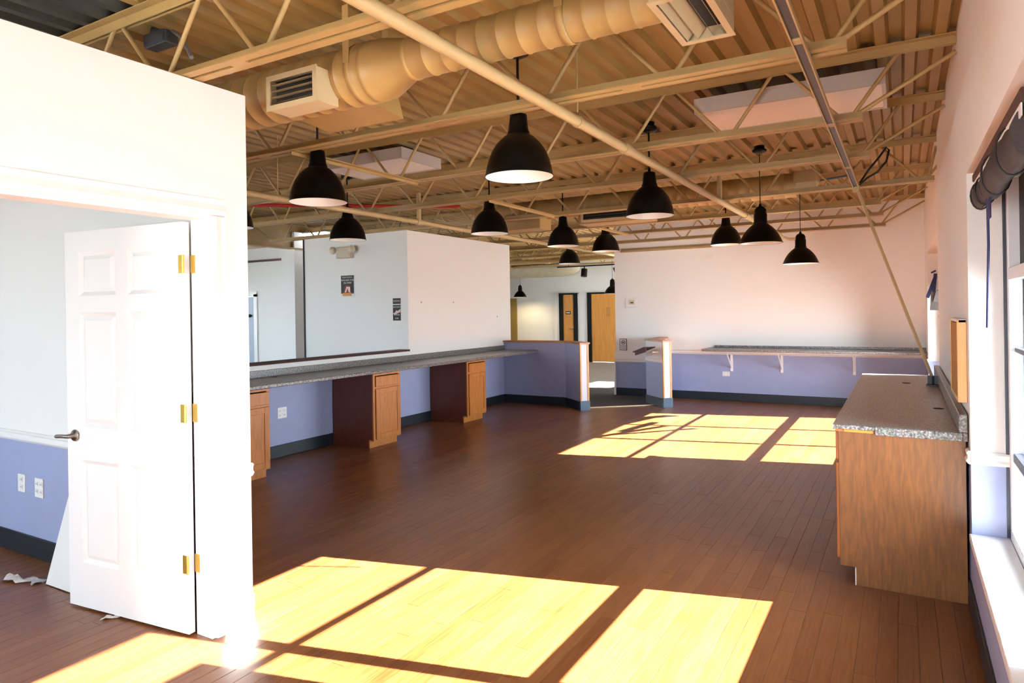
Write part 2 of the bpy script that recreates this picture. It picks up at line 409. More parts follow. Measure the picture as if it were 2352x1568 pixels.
for i, p in enumerate(planks):
    t = min(1, max(0, random.gauss(.5, .26)))
    if i < 300:
        mb = MB(); plank_into(mb, p); mb.build('plank', PLANK, fl, tone=t)
    else:
        tones += [t]*plank_into(rest, p)
tag(rest.build('distant_planks', PLANK, fl, tone=tones), kind='stuff')

# windows of the right wall
def window(name, y0, y1, z0, z1, mulls, label):
    w = empty(name, (.48, (y0+y1)/2, z0), label, None, None, 'structure')
    xg = .48
    for nm, b in (('frame_rail', (y0, y1, z0, z0+.05)), ('frame_rail', (y0, y1, z1-.05, z1)), ('frame_stile', (y0, y0+.05, z0+.05, z1-.05)), ('frame_stile', (y1-.06, y1, z0+.05, z1-.05))):
        MB().cbox(xg-.03, xg+.04, *b, .004).build(nm, FRAMEW, w)
    MB().cbox(xg-.03, xg+.04, y0+.05, y1-.06, 1.70, 1.76, .004).build('transom', FRAMEW, w)
    for ym, t in mulls: MB().cbox(xg-.025, xg+.03, ym-t/2, ym+t/2, z0+.05, 1.70, .003).build('mullion', FRAMEK, w)
    MB().cbox(xg-.02, xg+.03, y0+.05, y1-.06, .80, .845, .003).build('glazing_bar', FRAMEK, w)
    MB().cbox(xg-.008, xg+.016, y0+.05, y1-.06, 1.344, 1.366, .002).build('glazing_bar', FRAMEK, w)
    MB().box(xg-.044, xg-.0305, y1-.012, y1-.001, z0+.01, z1-.01).build('gasket', FRAMEK, w)
    ys = [y0+.05]+[m for m, _ in mulls]+[y1-.06]
    for i in range(len(ys)-1): MB().box(xg+.000, xg+.005, ys[i], ys[i+1], z0+.05, 1.70).build('pane', GLASS, w)
    MB().box(xg+.018, xg+.03, y0+.05, y1-.06, 1.76, z1-.05).build('upper_shade', SHADE, w)
    MB().cbox(XR-.012, xg-.03, y0+.001, y1-.001, z0-.03, z0+.006, .004).build('window_sill', TRIM, w)
    return w
w1 = window('window_1', *W1, ((2.98, .075), (1.80, .075)), 'near window in the right wall with white sill')
w2 = window('window_2', *W2, ((8.65, .055), (9.72, .055)), 'far window in the right wall beside the far wall')
portal('portal_1', (.60, (W1[0]+W1[1])/2, 1.08), (-1, 0, 0), W1[1]-W1[0], 1.3); portal('portal_2', (.60, (W2[0]+W2[1])/2, 1.08), (-1, 0, 0), W2[1]-W2[0], 1.3)
def plain_window(name, axis, p, c0, c1, z0, z1, label):
    w = empty(name, ((p, (c0+c1)/2, z0) if axis == 'x' else ((c0+c1)/2, p, z0)), label, None, None, 'structure')
    def bx(a0, a1, c0, c1, z0, z1):
        return MB().box(a0, a1, c0, c1, z0, z1) if axis == 'x' else MB().box(c0, c1, a0, a1, z0, z1)
    t = .06
    for b in ((c0, c1, z0, z0+t), (c0, c1, z1-t, z1), (c0, c0+t, z0+t, z1-t), (c1-t, c1, z0+t, z1-t)): bx(p-.03, p+.03, *b).build('window_frame', FRAMEW, w)
    bx(p-.004, p+.004, c0+t, c1-t, z0+t, z1-t).build('pane', GLASS, w)
plain_window('window_3', 'x', .44, W3[0], W3[1], W3[2], W3[3], 'small high window of the back hall')
plain_window('window_9', 'x', .44, *W4, 'wide window of the back hall')
plain_window('window_4', 'y', -2.7, -2.4, -.2, .5, 2.35, 'front window behind the camera')
plain_window('window_5', 'y', -2.7, -11.5, -7.5, .5, 2.35, 'front window of the side office')
plain_window('window_8', 'y', -2.7, -5.8, -3.6, .7, 2.3, 'office window behind the camera')
plain_window('window_6', 'x', -15.1, 3.5, 7.5, .9, 2.4, 'window in the far left wall')
plain_window('window_7', 'x', -15.1, 9.9, 13.5, .9, 2.4, 'second window in the far left wall')
# pavement outside
struct(MB().box(-60, 60, -60, 60, -.5, -.3).build('ground_outside', SOIL))

# baseboards and chair rails
def base(name, x0, x1, y0, y1): struct(MB().cbox(x0, x1, y0, y1, .001, .137, .003).build(name, SLATE))
base('baseboard_far', -3.55, XR-.012, YF-.012, YF); base('baseboard_far_hall', -4.565, -3.80, YF-.012, YF)
base('baseboard_reception', -5.98, -5.968, 2.35, 10.04); base('baseboard_right', XR-.012, XR, -2.6, 4.27); base('baseboard_right_far', XR-.012, XR, 7.60, YF-.012)
base('baseboard_office', -6.3, -3.06, 2.258, 2.27)
RAIL = [(0, 0), (.012, .004), (.022, .018), (.014, .030), (.014, .048), (.020, .058), (.010, .070), (0, .070)]
def rail(name, p0, p1, out): struct(MB().ext(RAIL, p0, p1, out, (0, 0, 1)).build(name, TRIM))
rail('trim_rail_far', (-3.55, YF, .775), (XR, YF, .775), (0, -1, 0)); rail('trim_rail_far_hall', (-4.585, YF, .60), (-3.66, YF, .60), (0, -1, 0))
rail('trim_rail_right', (XR, 4.18, .76), (XR, 4.27, .76), (-1, 0, 0)); rail('trim_rail_right_mid', (XR, 7.55, .76), (XR, 7.55-.02, .76), (-1, 0, 0))
rail('trim_rail_right_far', (XR, 10.86, .76), (XR, YF-.02, .76), (-1, 0, 0)); rail('trim_rail_jamb', (XR, 4.18, .76), (.45, 4.18, .76), (0, -1, 0))
rail('trim_rail_office', (-6.3, 2.27, .755), (-3.06, 2.27, .755), (0, -1, 0)); rail('trim_rail_office_back', (-6.0, 2.35, .745), (-2.94, 2.35, .745), (0, 1, 0))
struct(MB().box(-4.585, -3.72, YF-.003, YF, .137, .60).build('wall_far_panel', LAV)); 
struct(MB().box(-4.585, -3.72, YF-.0025, YF, .67, .81).build('wall_far_patch', WHITE))
struct(MB().cbox(-4.60, -4.565, YF-.02, YF+.13, 0.001, .60, .003).build('trim_corner_guard', TRIM))
struct(MB().box(-2.953, -2.94, 2.215, 2.35, .001, .140).xf(Matrix.Translation((.013, 0, 0))).build('baseboard_office_front', mat('pale_grey_base', lin(206, 212, 216), .5)))

# office door: casing, slab, hinges, lever
cas = [(0, 0), (.016, .006), (.020, .030), (.012, .060), (.016, .085), (0, .085)]
struct(MB().ext(cas, (-2.94, 2.125, 0.001), (-2.94, 2.125, 2.075), (1, 0, 0), (0, 1, 0)).build('trim_casing_hinge', TRIM))
struct(MB().ext(cas, (-2.94, 1.17, 0.001), (-2.94, 1.17, 2.075), (1, 0, 0), (0, -1, 0)).build('trim_casing_latch', TRIM))
struct(MB().ext(cas, (-2.94, 1.085, 2.075), (-2.94, 2.21, 2.075), (1, 0, 0), (0, 0, 1)).build('trim_casing_head', TRIM))
jm = empty('trim_door_jamb', (-3.0, 1.65, 0), 'white door jamb lining the office doorway', None, None, 'structure')
MB().box(-3.06, -2.94, 2.110, 2.125, 0.001, 2.06).build('jamb', TRIM, jm); MB().box(-3.06, -2.94, 1.17, 1.185, 0.001, 2.06).build('jamb', TRIM, jm); MB().box(-3.06, -2.94, 1.17, 2.125, 2.06, 2.075).build('jamb_head', TRIM, jm)
door = empty('door_1', (-3.068, 2.09, .012), 'white six panel office door standing open on brass hinges', None, None, 'structure')
ang = math.radians(180+5.5)
DM = Matrix.Translation((-3.068, 2.105, .012)) @ Matrix.Rotation(ang, 4, 'Z')   # local x along the slab, +y is the camera side after the turn
DWID, DH, DT = .925, 2.04, .035
mb = MB(); px = [0, .115, .415, .51, .81, DWID]; pz = [0, .24, .80, .98, 1.60, 1.69, 1.93, DH]
holes = {(1, 1), (3, 1), (1, 3), (3, 3), (1, 5), (3, 5)}
for i in range(5):
    for j in range(7):
        if (i, j) in holes: continue
        mb.box(px[i], px[i+1], 0, DT, pz[j], pz[j+1])
mb.xf(DM).build('door_slab', TRIM, door)
for (i, j) in sorted(holes):
    x0, x1, z0, z1 = px[i], px[i+1], pz[j], pz[j+1]; mb = MB(); a = .022; b = .045
    def ring(d, y): return [(x0+d, y, z0+d), (x1-d, y, z0+d), (x1-d, y, z1-d), (x0+d, y, z1-d)]
    for yo, yi, yp in ((DT, DT-.015, DT-.004), (0, .015, .004)):
        vs = ring(0, yo)+ring(a, yi)+ring(b, yp)
        mb.add(vs, [(k, (k+1) % 4, 4+(k+1) % 4, 4+k) for k in range(4)]+[(4+k, 4+(k+1) % 4, 8+(k+1) % 4, 8+k) for k in range(4)]+[(8, 9, 10, 11)])
    mb.xf(DM).build('door_panel', TRIM, door)
for z in (1.83, 1.09, .343):
    mb = MB(); mb.tube((-.003, DT+.006, z-.045), (-.003, DT+.006, z+.045), .006, 8); mb.box(0, .034, DT, DT+.003, z-.045, z+.045); mb.xf(DM)
    mb.box(-3.066, -3.030, 2.1075, 2.1105, z-.033, z+.057)
    mb.build('hinge', BRASS, door)
mb = MB(); mb.lathe([(0, 0), (.03, 0), (.032, .006), (.028, .012), (.012, .016), (.011, .045), (0, .046)], (DWID-.07, DT, .93), 'y', 20)
mb.path([(DWID-.07, DT+.04, .93), (DWID-.05, DT+.045, .93), (DWID+.0, DT+.044, .928), (DWID+.035, DT+.04, .924)], .011, 8)
h_ = mb.xf(DM).build('lever_handle', NICKEL, door); h_['label'] = 'satin nickel lever handle'

# low reception walls with wood caps
def offset_poly(pts, t):
    L = []
    n = len(pts)
    for i in range(n):
        d0 = (Vector(pts[i])-Vector(pts[i-1])).normalized() if i > 0 else None
        d1 = (Vector(pts[i+1])-Vector(pts[i])).normalized() if i < n-1 else None
        nn = lambda d: Vector((-d.y, d.x))
        if d0 is None: m = nn(d1)*t
        elif d1 is None: m = nn(d0)*t
        else:
            b = (nn(d0)+nn(d1)).normalized(); m = b*(t/b.dot(nn(d1)))
        L.append((pts[i][0]+m.x, pts[i][1]+m.y))
    return L
STRIP = wood('honey_strip', lin(196, 140, 74), lin(222, 172, 106), .4)
def low_wall(name, pts, t, h, label, bands, two_tone):
    w = empty(name, (pts[0][0], pts[0][1], 0), label, None, None, 'structure')
    q = offset_poly(pts, t); poly = list(pts)+q[::-1]
    if two_tone:
        MB().prism(poly, .001, two_tone).build('low_wall_dado', LAV, w); MB().prism(poly, two_tone, h).build('low_wall_top', WHITE, w)
    else: MB().prism(poly, .001, h).build('low_wall', LAV, w)
    d = (Vector(pts[-1])-Vector(pts[-2])).normalized()
    e = offset_poly(pts, -.022); e2 = offset_poly(pts, t+.022)
    e[-1] = (e[-1][0]+d.x*.035, e[-1][1]+d.y*.035); e2[-1] = (e2[-1][0]+d.x*.035, e2[-1][1]+d.y*.035)
    MB().prism(list(e)+e2[::-1], h, h+.028).build('wood_cap', CAPW, w)
    b0 = offset_poly(pts, -.012)
    MB().prism(list(b0)+pts[::-1], .001, .137).build('baseboard', SLATE, w)
    # end post: lavender white face between two wood strips over a dark block
    a, b = Vector(pts[-1]), Vector(q[-1]); n = (b-a).normalized()
    def plate(nm, s0, s1, o0, o1, z0, z1, m):
        p = [a+n*s0+d*o0, a+n*s0+d*o1, a+n*s1+d*o1, a+n*s1+d*o0]
        MB().prism([(v.x, v.y) for v in p], z0, z1).build(nm, m, w)
    T = (b-a).length
    plate('end_face', .015, T-.015, -.001, .008, .15, h, mat(name+'_end_paint', lin(232, 232, 244), .5))
    plate('edge_strip', -.010, .012, -.02, .014, .15, h, STRIP); plate('edge_strip', T-.022, T+.010, -.02, .014, .15, h, STRIP)
    plate('base_block', -.016, T+.016, -.03, .024, .001, .15, mat(name+'_block', lin(70, 92, 112), .3))
    return w
lw1 = low_wall('wall_low_left', [(-5.98, 10.05), (-4.80, 10.05), (-4.36, 9.66)], .13, 1.035, 'lavender half wall with wood cap and angled end', [], None)
lw2 = low_wall('wall_low_right', [(-3.735, YF), (-3.735, 10.94), (-3.30, 10.50)], .13, 1.04, 'two tone half wall with wood cap joined to far wall', [], .70)
# rail and sloped holder on the right half wall
d2 = (Vector((-3.30, 10.50))-Vector((-3.735, 10.94))).normalized(); n2 = Vector((d2.y, -d2.x))
pA = Vector((-3.735, 10.94)); pB = Vector((-3.30, 10.50))
rail('trim_rail_low_right', (pA.x, pA.y, .70), (pB.x-.01, pB.y+.01, .70), (n2.x, n2.y, 0))
hd = empty('document_holder', (-3.56, 10.72, .78), 'small sloped brown wooden holder fixed to the right half wall', 'holder')
def onwall(s, o, z): p = pA+d2*s+n2*o; return (p.x, p.y, z)
MB().bar(onwall(.02, .15, .855), onwall(.45, .15, .955), .20, .014).build('sloped_board', CAPD, hd)
MB().bar(onwall(.10, .24, .835), onwall(.50, .24, .915), .012, .06).build('front_lip', CAPD, hd)
MB().bar(onwall(.16, .06, .80), onwall(.48, .06, .875), .11, .02).build('support', PAPER, hd)

# ------------------------------------------------------------------ roof steel
JN = ['nearest tan steel joist, crossing over the office wall top', 'second tan steel joist, passing above the big black pendant', 'third tan steel joist, just in front of the right ceiling light panel',
      'fourth tan steel joist, just behind the right ceiling light panel', 'fifth tan joist, its lower bar reaching the right wall', 'sixth tan joist from the camera, behind the far duct',
      'seventh tan joist, second from the far wall', 'eighth tan joist, last before the far wall']
JY = [2.05, 3.36, 4.71, 5.94, 7.44, 8.86, 9.97, 11.3]
ZB, XL = 2.73, -9.2
def joist(y, label, bot_end=-.20):
    j = empty('bar_joist', (-4.5, y, ZB), label, 'joist', 'tan steel roof joists')
    for nm, z0, x0, x1, flip in (('bottom_chord', ZB, -8.75, bot_end, 0), ('top_chord', ZD-.055, XL, XR-.002, 1)):
        mb = MB()
        for s in (-1, 1):
            a0, a1 = sorted((y+s*.010, y+s*.058)); l0, l1 = sorted((y+s*.010, y+s*.016))
            zf = z0 if not flip else z0+.048
            mb.box(x0, x1, a0, a1, zf, zf+.006); mb.box(x0, x1, l0, l1, z0+(.006 if not flip else 0), z0+(.05 if not flip else .048))
        xx = x0+.5
        while xx < x1-.2: mb.box(xx, xx+.10, y-.010, y+.010, z0+(.0 if not flip else .03), z0+(.045 if not flip else .05)); xx += 1.4
        mb.build(nm, STEEL, j)
    x = bot_end-.09; zb = ZB+.025; zt = ZD-.03; P = .72; wm = MB(); first = True
    while x > -8.75:
        MB().tube((x+.03, y, zb), (x+.30, y, zt), .0125, 6).build('web_bar', STEEL, j)
        if x-P > -8.9: MB().tube((x-.03, y, zb), (x-.36, y, zt), .0125, 6).build('web_bar', STEEL, j)
        x -= P
    MB().tube((bot_end-.05, y, zb), (XR-.004, y, ZD-.10), .0135, 6).build('end_brace', STEEL, j)
    MB().tube((-8.70, y, zb), (XL, y, ZD-.10), .0135, 6).build('end_brace', STEEL, j)
for y, l in zip(JY, JN): joist(y, l, .27 if y == 7.44 else -.20)
gd = empty('roof_girder', (XL-.1, 8, 2.72), 'long dark steel roof girder carrying the left joist ends', 'beam')
MB().box(XL-.16, XL, -2.6, 18.7, ZD-.02, ZD-.001).build('top_flange', STEEL, gd); MB().box(XL-.085, XL-.075, -2.6, 18.7, 2.74, ZD-.02).build('web_plate', STEEL, gd); MB().box(XL-.16, XL, -2.6, 18.7, 2.72, 2.74).build('bottom_flange', STEEL, gd)
# hall joists beyond the far wall and side-bay joists
for i, (y, l) in enumerate(((13.1, 'tan joist over the back hall, nearest the reception'), (14.6, 'tan joist in the middle of the back hall roof'), (16.1, 'tan joist over the back hall, nearest the wood doors'))):
    j = empty('bar_joist', (-7, y, ZB), l, 'joist', 'tan steel roof joists')
    MB().box(-14.9, XR-.01, y-.05, y+.05, ZB, ZB+.04).build('bottom_chord', STEEL, j); MB().box(-14.9, XR-.01, y-.05, y+.05, ZD-.05, ZD-.001).build('top_chord', STEEL, j)
    x = -10.2
    while x < -3.5:
        MB().tube((x, y, ZB+.02), (x+.36, y, ZD-.03), .011, 6).build('web_bar', STEEL, j); MB().tube((x+.36, y, ZD-.03), (x+.72, y, ZB+.02), .011, 6).build('web_bar', STEEL, j); x += .72
# bridging bars
for x, y0, y1, l in ((-1.67, 2.0, 3.40, 'flat tan bridging bar between the two nearest joists'), (-3.66, 3.32, 4.75, 'tan bridging bar from second to third joist, above left pendant'), (-3.64, 5.90, 7.40, 'tan bridging bar between fourth and fifth joists'), (-3.64, 8.82, 10.0, 'short tan bridging bar near the hall opening')):
    tag(MB().box(x-.022, x+.022, y0, y1, ZB-.008, ZB-.0005).box(x-.022, x-.017, y0, y1, ZB-.030, ZB-.008).build('bridging_bar', STEEL), l, 'bar', 'bridging bars')

# sprinkler pipes
sp = empty('sprinkler_pipe', (-1.6, 5.5, 2.62), 'long cream sprinkler pipe running from overhead to the far wall', 'pipe')
MB().tube((-1.60, -1.0, 2.665), (-1.60, 11.0, 2.665), .030, 14).build('pipe', PIPE, sp)
for y in (4.35, 8.35): MB().tube((-1.60, y-.05, 2.665), (-1.60, y+.05, 2.665), .038, 14).build('coupling', PIPE, sp)
for y in (3.56, 9.2):
    MB().tube((-1.60, y, 2.72), (-1.60, y, ZD-.002), .005, 6).build('hanger_rod', PIPE, sp); MB().tube((-1.60, y-.014, 2.665), (-1.60, y+.014, 2.665), .035, 14).build('hanger_ring', PIPE, sp)
MB().tube((-1.60, 7.05, 2.665), (-1.60, 7.05, 2.98), .024, 10).build('riser', PIPE, sp)
MB().path([(-1.60, 10.9, 2.665), (-1.60, 11.0, 2.665), (-1.56, 11.05, 2.63), (-1.48, 11.05, 2.60), (-1.30, 11.05, 2.60)], .02, 10).build('elbow', PIPE, sp)
sp2 = empty('sprinkler_pipe', (-4.72, 6, 2.57), 'cream sprinkler pipe above the reception counter with a riser', 'pipe')
MB().tube((-4.72, 2.4, 2.60), (-4.72, 12.5, 2.60), .028, 14).build('pipe', PIPE, sp2)
MB().tube((-4.72, 6.10, 2.60), (-4.72, 6.10, 2.93), .026, 12).build('riser', PIPE, sp2)
for y in (6.10, 9.3): MB().tube((-4.72, y-.05, 2.60), (-4.72, y+.05, 2.60), .036, 14).build('coupling', PIPE, sp2)
MB().tube((-4.72, 4.1, 2.60), (-4.72, 4.1, ZD-.002), .005, 6).build('hanger_rod', PIPE, sp2)
sp3 = empty('sprinkler_pipe', (-6, 12.6, 2.55), 'thick cream pipe crossing above the hall opening', 'pipe')
MB().tube((-9.5, 12.6, 2.60), (-3.2, 12.6, 2.60), .05, 14).build('pipe', PIPE, sp3)
for x in (-8.5, -4.0): MB().tube((x, 12.6, 2.64), (x, 12.6, ZD-.002), .006, 6).build('hanger_rod', PIPE, sp3)
for x in (-6.4, -5.8): MB().tube((x-.05, 12.6, 2.60), (x+.05, 12.6, 2.60), .062, 14).build('coupling', PIPE, sp3)
tag(MB().tube((-6.9, 5.6, 2.93), (-4.9, 7.2, 2.93), .02, 10).build('red_pipe', RED), 'thin red painted pipe under the deck above the counter', 'pipe')
tag(MB().box(-4.43, -2.80, YF-.05, YF-.002, 2.60, 2.635).box(-4.43, -2.80, YF-.012, YF-.002, 2.635, 2.67).build('wall_ledger', STEEL), 'tan steel angle fixed along the far wall under the joists', 'ledger')

# near duct
DY, DZ = 2.70, 2.84
du = empty('spiral_duct', (-3.5, DY, 2.69), 'tan spiral duct nearest the camera, narrowing to the right', 'duct')
def spiral(x0, x1, R, step):
    p = [(R, x0)]; x = x0+step
    while x < x1-.02: p += [(R, x-.004), (R+.0035, x-.001), (R+.0035, x+.001), (R, x+.004)]; x += step
    return p+[(R, x1)]
MB().lathe(spiral(-7.0, -2.36, .150, .115), (0, DY, DZ), 'x', 40, closed=True).build('large_duct', DUCT, du)
rd = MB().lathe([(.150, -2.36), (.155, -2.355), (.155, -2.33), (.150, -2.325), (.150, -2.27), (.102, -2.12), (.107, -2.115), (.107, -2.095), (.102, -2.09)], (0, DY, DZ), 'x', 40)
for p in rd.v: p.z += .02*min(1, max(0, (p.x+2.27)/.15))
rd.build('reducer', DUCT, du)
MB().lathe(spiral(-2.09, -.80, .102, .105), (0, DY, DZ+.02), 'x', 36, closed=True).build('small_duct', DUCT, du)
for x, R, z in ((-2.42, .153, DZ), (-4.2, .153, DZ), (-1.25, .105, DZ+.02)):
    mb = MB(); mb.lathe([(R, x-.02), (R+.003, x-.02), (R+.003, x+.02), (R, x+.02)], (0, DY, z), 'x', 36)
    for s in (-1, 1): mb.box(x-.02, x+.02, DY+s*R-.0015, DY+s*R+.0015, z, ZD-.002)
    mb.build('hanger_strap', DUCT, du)
def grille(parent, c, u, v, n, wu, wv, depth, nl, tilts=None):
    """box collar with frame and louvers; face centre c, width along u, height along v, outward normal n"""
    c, u, v, n = map(Vector, (c, u, v, n)); g = empty('grille', c-Vector(parent.location)); g.parent = parent
    def bx(u0, u1, v0, v1, n0, n1):
        mb = MB(); vs = [c+u*a+v*b+n*d for d in (n0, n1) for b in (v0, v1) for a in (u0, u1)]
        return mb.add(vs, [(0, 2, 3, 1), (4, 5, 7, 6), (0, 1, 5, 4), (2, 6, 7, 3), (0, 4, 6, 2), (1, 3, 7, 5)])
    t = .028
    mb = MB()
    for q in ((-wu, wu, -wv, -wv+t), (-wu, wu, wv-t, wv), (-wu, -wu+t, -wv+t, wv-t), (wu-t, wu, -wv+t, wv-t)):
        b = bx(*q, -.006, 0); mb.add(b.v, b.f)
    mb.build('grille_frame', DUCTW, g)
    mb = MB()
    for q in ((-wu+.006, wu-.006, -wv+.006, -wv+.012), (-wu+.006, wu-.006, wv-.012, wv-.006), (-wu+.006, -wu+.012, -wv+.012, wv-.012), (wu-.012, wu-.006, -wv+.012, wv-.012)):
        b = bx(*q, -depth, -.006); mb.add(b.v, b.f)
    mb.build('grille_collar', DUCTW, g)
    bx(-wu+.012, wu-.012, -wv+.012, wv-.012, -.064, -.058).build('grille_inside', DARKGAP, g)
    H2 = (2*(wv-t))/nl
    for k in range(nl):
        vc = -wv+t+H2*(k+.5); mb = MB(); tl = (tilts or [-.12]*nl)[k]
        dp = -.052 if abs(tl) > .2 or not tilts else -.030; a = [c+u*(-wu+t)+v*(vc-H2*tl)+n*dp, c+u*(wu-t)+v*(vc-H2*tl)+n*dp, c+u*(wu-t)+v*(vc+H2*tl)+n*-.010, c+u*(-wu+t)+v*(vc+H2*tl)+n*-.010]
        q = [p+n*.004 for p in a]; mb.add(a+q, [(3, 2, 1, 0), (4, 5, 6, 7), (0, 1, 5, 4), (1, 2, 6, 5), (2, 3, 7, 6), (3, 0, 4, 7)]); mb.build('louver', DUCTW, g)
    return g
grille(du, (-2.725, 2.46, 2.755), (1, 0, 0), (0, 0, 1), (0, -1, 0), .185, .092, .16, 4)
# collar on the far side of the duct, pointing down and away
bxm = MB(); vs = [(-3.08, 2.80, 2.74), (-2.50, 2.80, 2.74), (-2.50, 3.10, 2.715), (-3.08, 3.10, 2.715), (-3.08, 2.80, 2.95), (-2.50, 2.80, 2.95), (-2.50, 3.02, 2.92), (-3.08, 3.02, 2.92)]
bxm.add(vs, [(3, 2, 1, 0), (4, 5, 6, 7), (0, 1, 5, 4), (1, 2, 6, 5), (2, 3, 7, 6), (3, 0, 4, 7)]).build('side_boot', DUCT, du)
MB().cbox(-.825, -.605, 2.50, 2.985, 2.819, 2.965, .004).build('end_boot', DUCTW, du)
grille(du, (-.715, 2.745, 2.748), (0, 1, 0), (1, 0, 0), (0, 0, -1), .245, .115, .072, 4, tilts=[-.42, -.40, .12, .14])

# far duct
d2o = empty('spiral_duct', (-3, 8.12, 2.78), 'brownish duct with square boots in front of the far wall', 'duct')
MB().lathe(spiral(-5.2, -1.0, .135, .12), (0, 8.12, 2.93), 'x', 32, closed=True).build('duct_run', DUCT, d2o)
MB().cbox(-1.02, -.78, 7.98, 8.26, 2.93, 3.06, .004).build('end_boot', DUCT, d2o)
for xa, xb in ((-3.55, -2.62), (-4.75, -4.1)):
    MB().cbox(xa, xb, 7.87, 8.20, 2.66, 2.84, .006).build('side_boot', DUCT, d2o)
grille(d2o, (-3.08, 7.795, 2.75), (1, 0, 0), (0, 0, 1), (0, -1, 0), .40, .075, .076, 3)
grille(d2o, (-.90, 8.12, 2.855), (1, 0, 0), (0, 1, 0), (0, 0, -1), .11, .12, .076, 4)
d3o = empty('hall_duct', (-9, 16.4, 2.42), 'large shadowed grey duct in the back hall', 'duct')
MB().lathe([(.24, -12.5), (.24, -8.05), (.235, -7.85), (.20, -7.6), (.12, -7.42), (0, -7.38)], (0, 16.4, 2.70), 'x', 32).build('duct_run', mat('grey_tan_duct', lin(170, 158, 134), .55, noise=.08), d3o)

# ceiling light panels
def troffer(cx, cy, z, lx, ly, label):
    f = empty('light_panel', (cx, cy, z), label, 'ceiling light', 'ceiling light panels')
    x0, x1, y0, y1 = cx-lx/2, cx+lx/2, cy-ly/2, cy+ly/2; t = .022
    mb = MB()
    for b in ((x0, x1, y0, y0+t), (x0, x1, y1-t, y1), (x0, x0+t, y0+t, y1-t), (x1-t, x1, y0+t, y1-t)): mb.box(*b, z, z+.09)
    mb.box(x0, x1, y0, y1, z+.09, z+.1).build('housing', FIXM, f)
    MB().box(x0+t, x1-t, y0+t, y1-t, z+.006, z+.012).build('lens', LENS, f)
    for sx in (-1, 1):
        MB().tube((cx+sx*(lx/2-.1), cy, z+.1), (cx+sx*(lx/2-.1), cy, ZD-.002), .004, 6).build('hanger', GALV, f)
    return f
troffer(-.665, 5.10, 2.955, 1.18, .62, 'white ceiling light panel at upper right near the right wall')
troffer(-4.35, 5.05, 2.97, .98, .60, 'white ceiling light panel behind the left black pendant')

# pendant lamps
def make_lamp(kind):
    l = empty('pendant_lamp', (0, 0, 0))
    if kind == 'dome':
        out = [(.203, 0), (.205, .004), (.200, .010), (.193, .05), (.180, .10), (.160, .15), (.130, .195), (.095, .23), (.068, .248)]
        neck = [(.068, .246), (.066, .262), (.060, .275), (.052, .345), (.050, .365), (.030, .372), (.012, .378), (.012, .40), (0, .40)]
    else:
        out = [(.203, 0), (.205, .004), (.198, .010), (.185, .045), (.165, .085), (.138, .125), (.105, .160), (.072, .186), (.064, .192)]
        neck = [(.064, .190), (.066, .205), (.062, .212), (.062, .285), (.056, .292), (.056, .325), (.040, .350), (.016, .362), (.010, .385), (0, .385)]
    MB().lathe(out, (0, 0, 0), 'z', 36).build('lamp_shade', BLACK, l)
    inn = [(r-.004, z+.001) for r, z in out]+[(.03, out[-1][1]-.01), (0, out[-1][1]-.01)]
    MB().lathe(inn[::-1], (0, 0, 0), 'z', 36).build('shade_lining', LAMPIN, l)
    MB().lathe(neck, (0, 0, 0), 'z', 24).build('neck', BLACK, l)
    MB().lathe([(0, .055), (.03, .06), (.042, .085), (.04, .115), (.022, .15), (.018, .19), (0, .19)], (0, 0, 0), 'z', 16).build('bulb', LAMPIN, l)
    return l
LP = [('dome', -3.58, 3.47, 2.375, 'big black dome pendant at left, below the second joist'), ('dome', -1.94, 3.47, 2.37, 'largest black dome pendant at the top centre'),
      ('dome', -3.80, 6.13, 2.405, 'black dome pendant in front of the tall white reception wall top'), ('dome', -5.36, 5.63, 2.40, 'black dome pendant above the counter, in front of grey poster wall'),
      ('dome', -1.83, 5.52, 2.36, 'black dome pendant at centre right, fully in front of the far duct'), ('dome', -3.68, 7.69, 2.38, 'black dome pendant just right of the tall white wall'),
      ('dome', -3.73, 9.22, 2.42, 'black dome pendant beside the far wall edge'), ('dome', -2.02, 9.23, 2.41, 'farther of the two overlapping black pendants at right'),
      ('flare', -1.19, 6.94, 2.20, 'nearer of the two overlapping black pendants, on a long cord'), ('flare', -1.045, 8.72, 2.085, 'lowest black pendant, hanging on a long cord before the far wall'),
      ('dome', -5.35, 11.44, 2.43, 'small black pendant over the hall opening'), ('flare', -10.04, 17.9, 1.97, 'small black bell pendant in the back hall, left'),
      ('flare', -6.17, 15.65, 1.95, 'small black pendant half hidden behind the far wall edge'), ('dome', -5.42, 4.15, 2.40, 'black pendant mostly hidden behind the office wall')]
protos = {k: make_lamp(k) for k in ('dome', 'flare')}; usedp = set()
for kind, x, y, z, lab in LP:
    o = protos[kind] if kind not in usedp else copy_tree(protos[kind]); usedp.add(kind)
    o.location = (x, y, z); tag(o, lab, 'lamp', 'black pendant lamps')
    top = ZD-.002
    MB().tube((x, y, z+.38), (x, y, top-.07), .008 if kind == 'dome' else .0045, 6).build('stem' if kind == 'dome' else 'cord', CORD, o)
    MB().lathe([(0, top-.075), (.02, top-.075), (.065, top-.055), (.07, top-.04), (.05, top-.025), (.05, top), (0, top)], (x, y, 0), 'z', 20).build('ceiling_canopy', BLACK, o)

hl = bpy.data.lights.new('hall_lamp_light', 'SPOT'); hl.energy = 60; hl.color = (1, .78, .42); hl.spot_size = math.radians(165); hl.spot_blend = .6; hl.shadow_soft_size = .05
ho = bpy.data.objects.new('hall_lamp_light', hl); COL.objects.link(ho); ho.location = (-10.04, 17.9, 2.02)

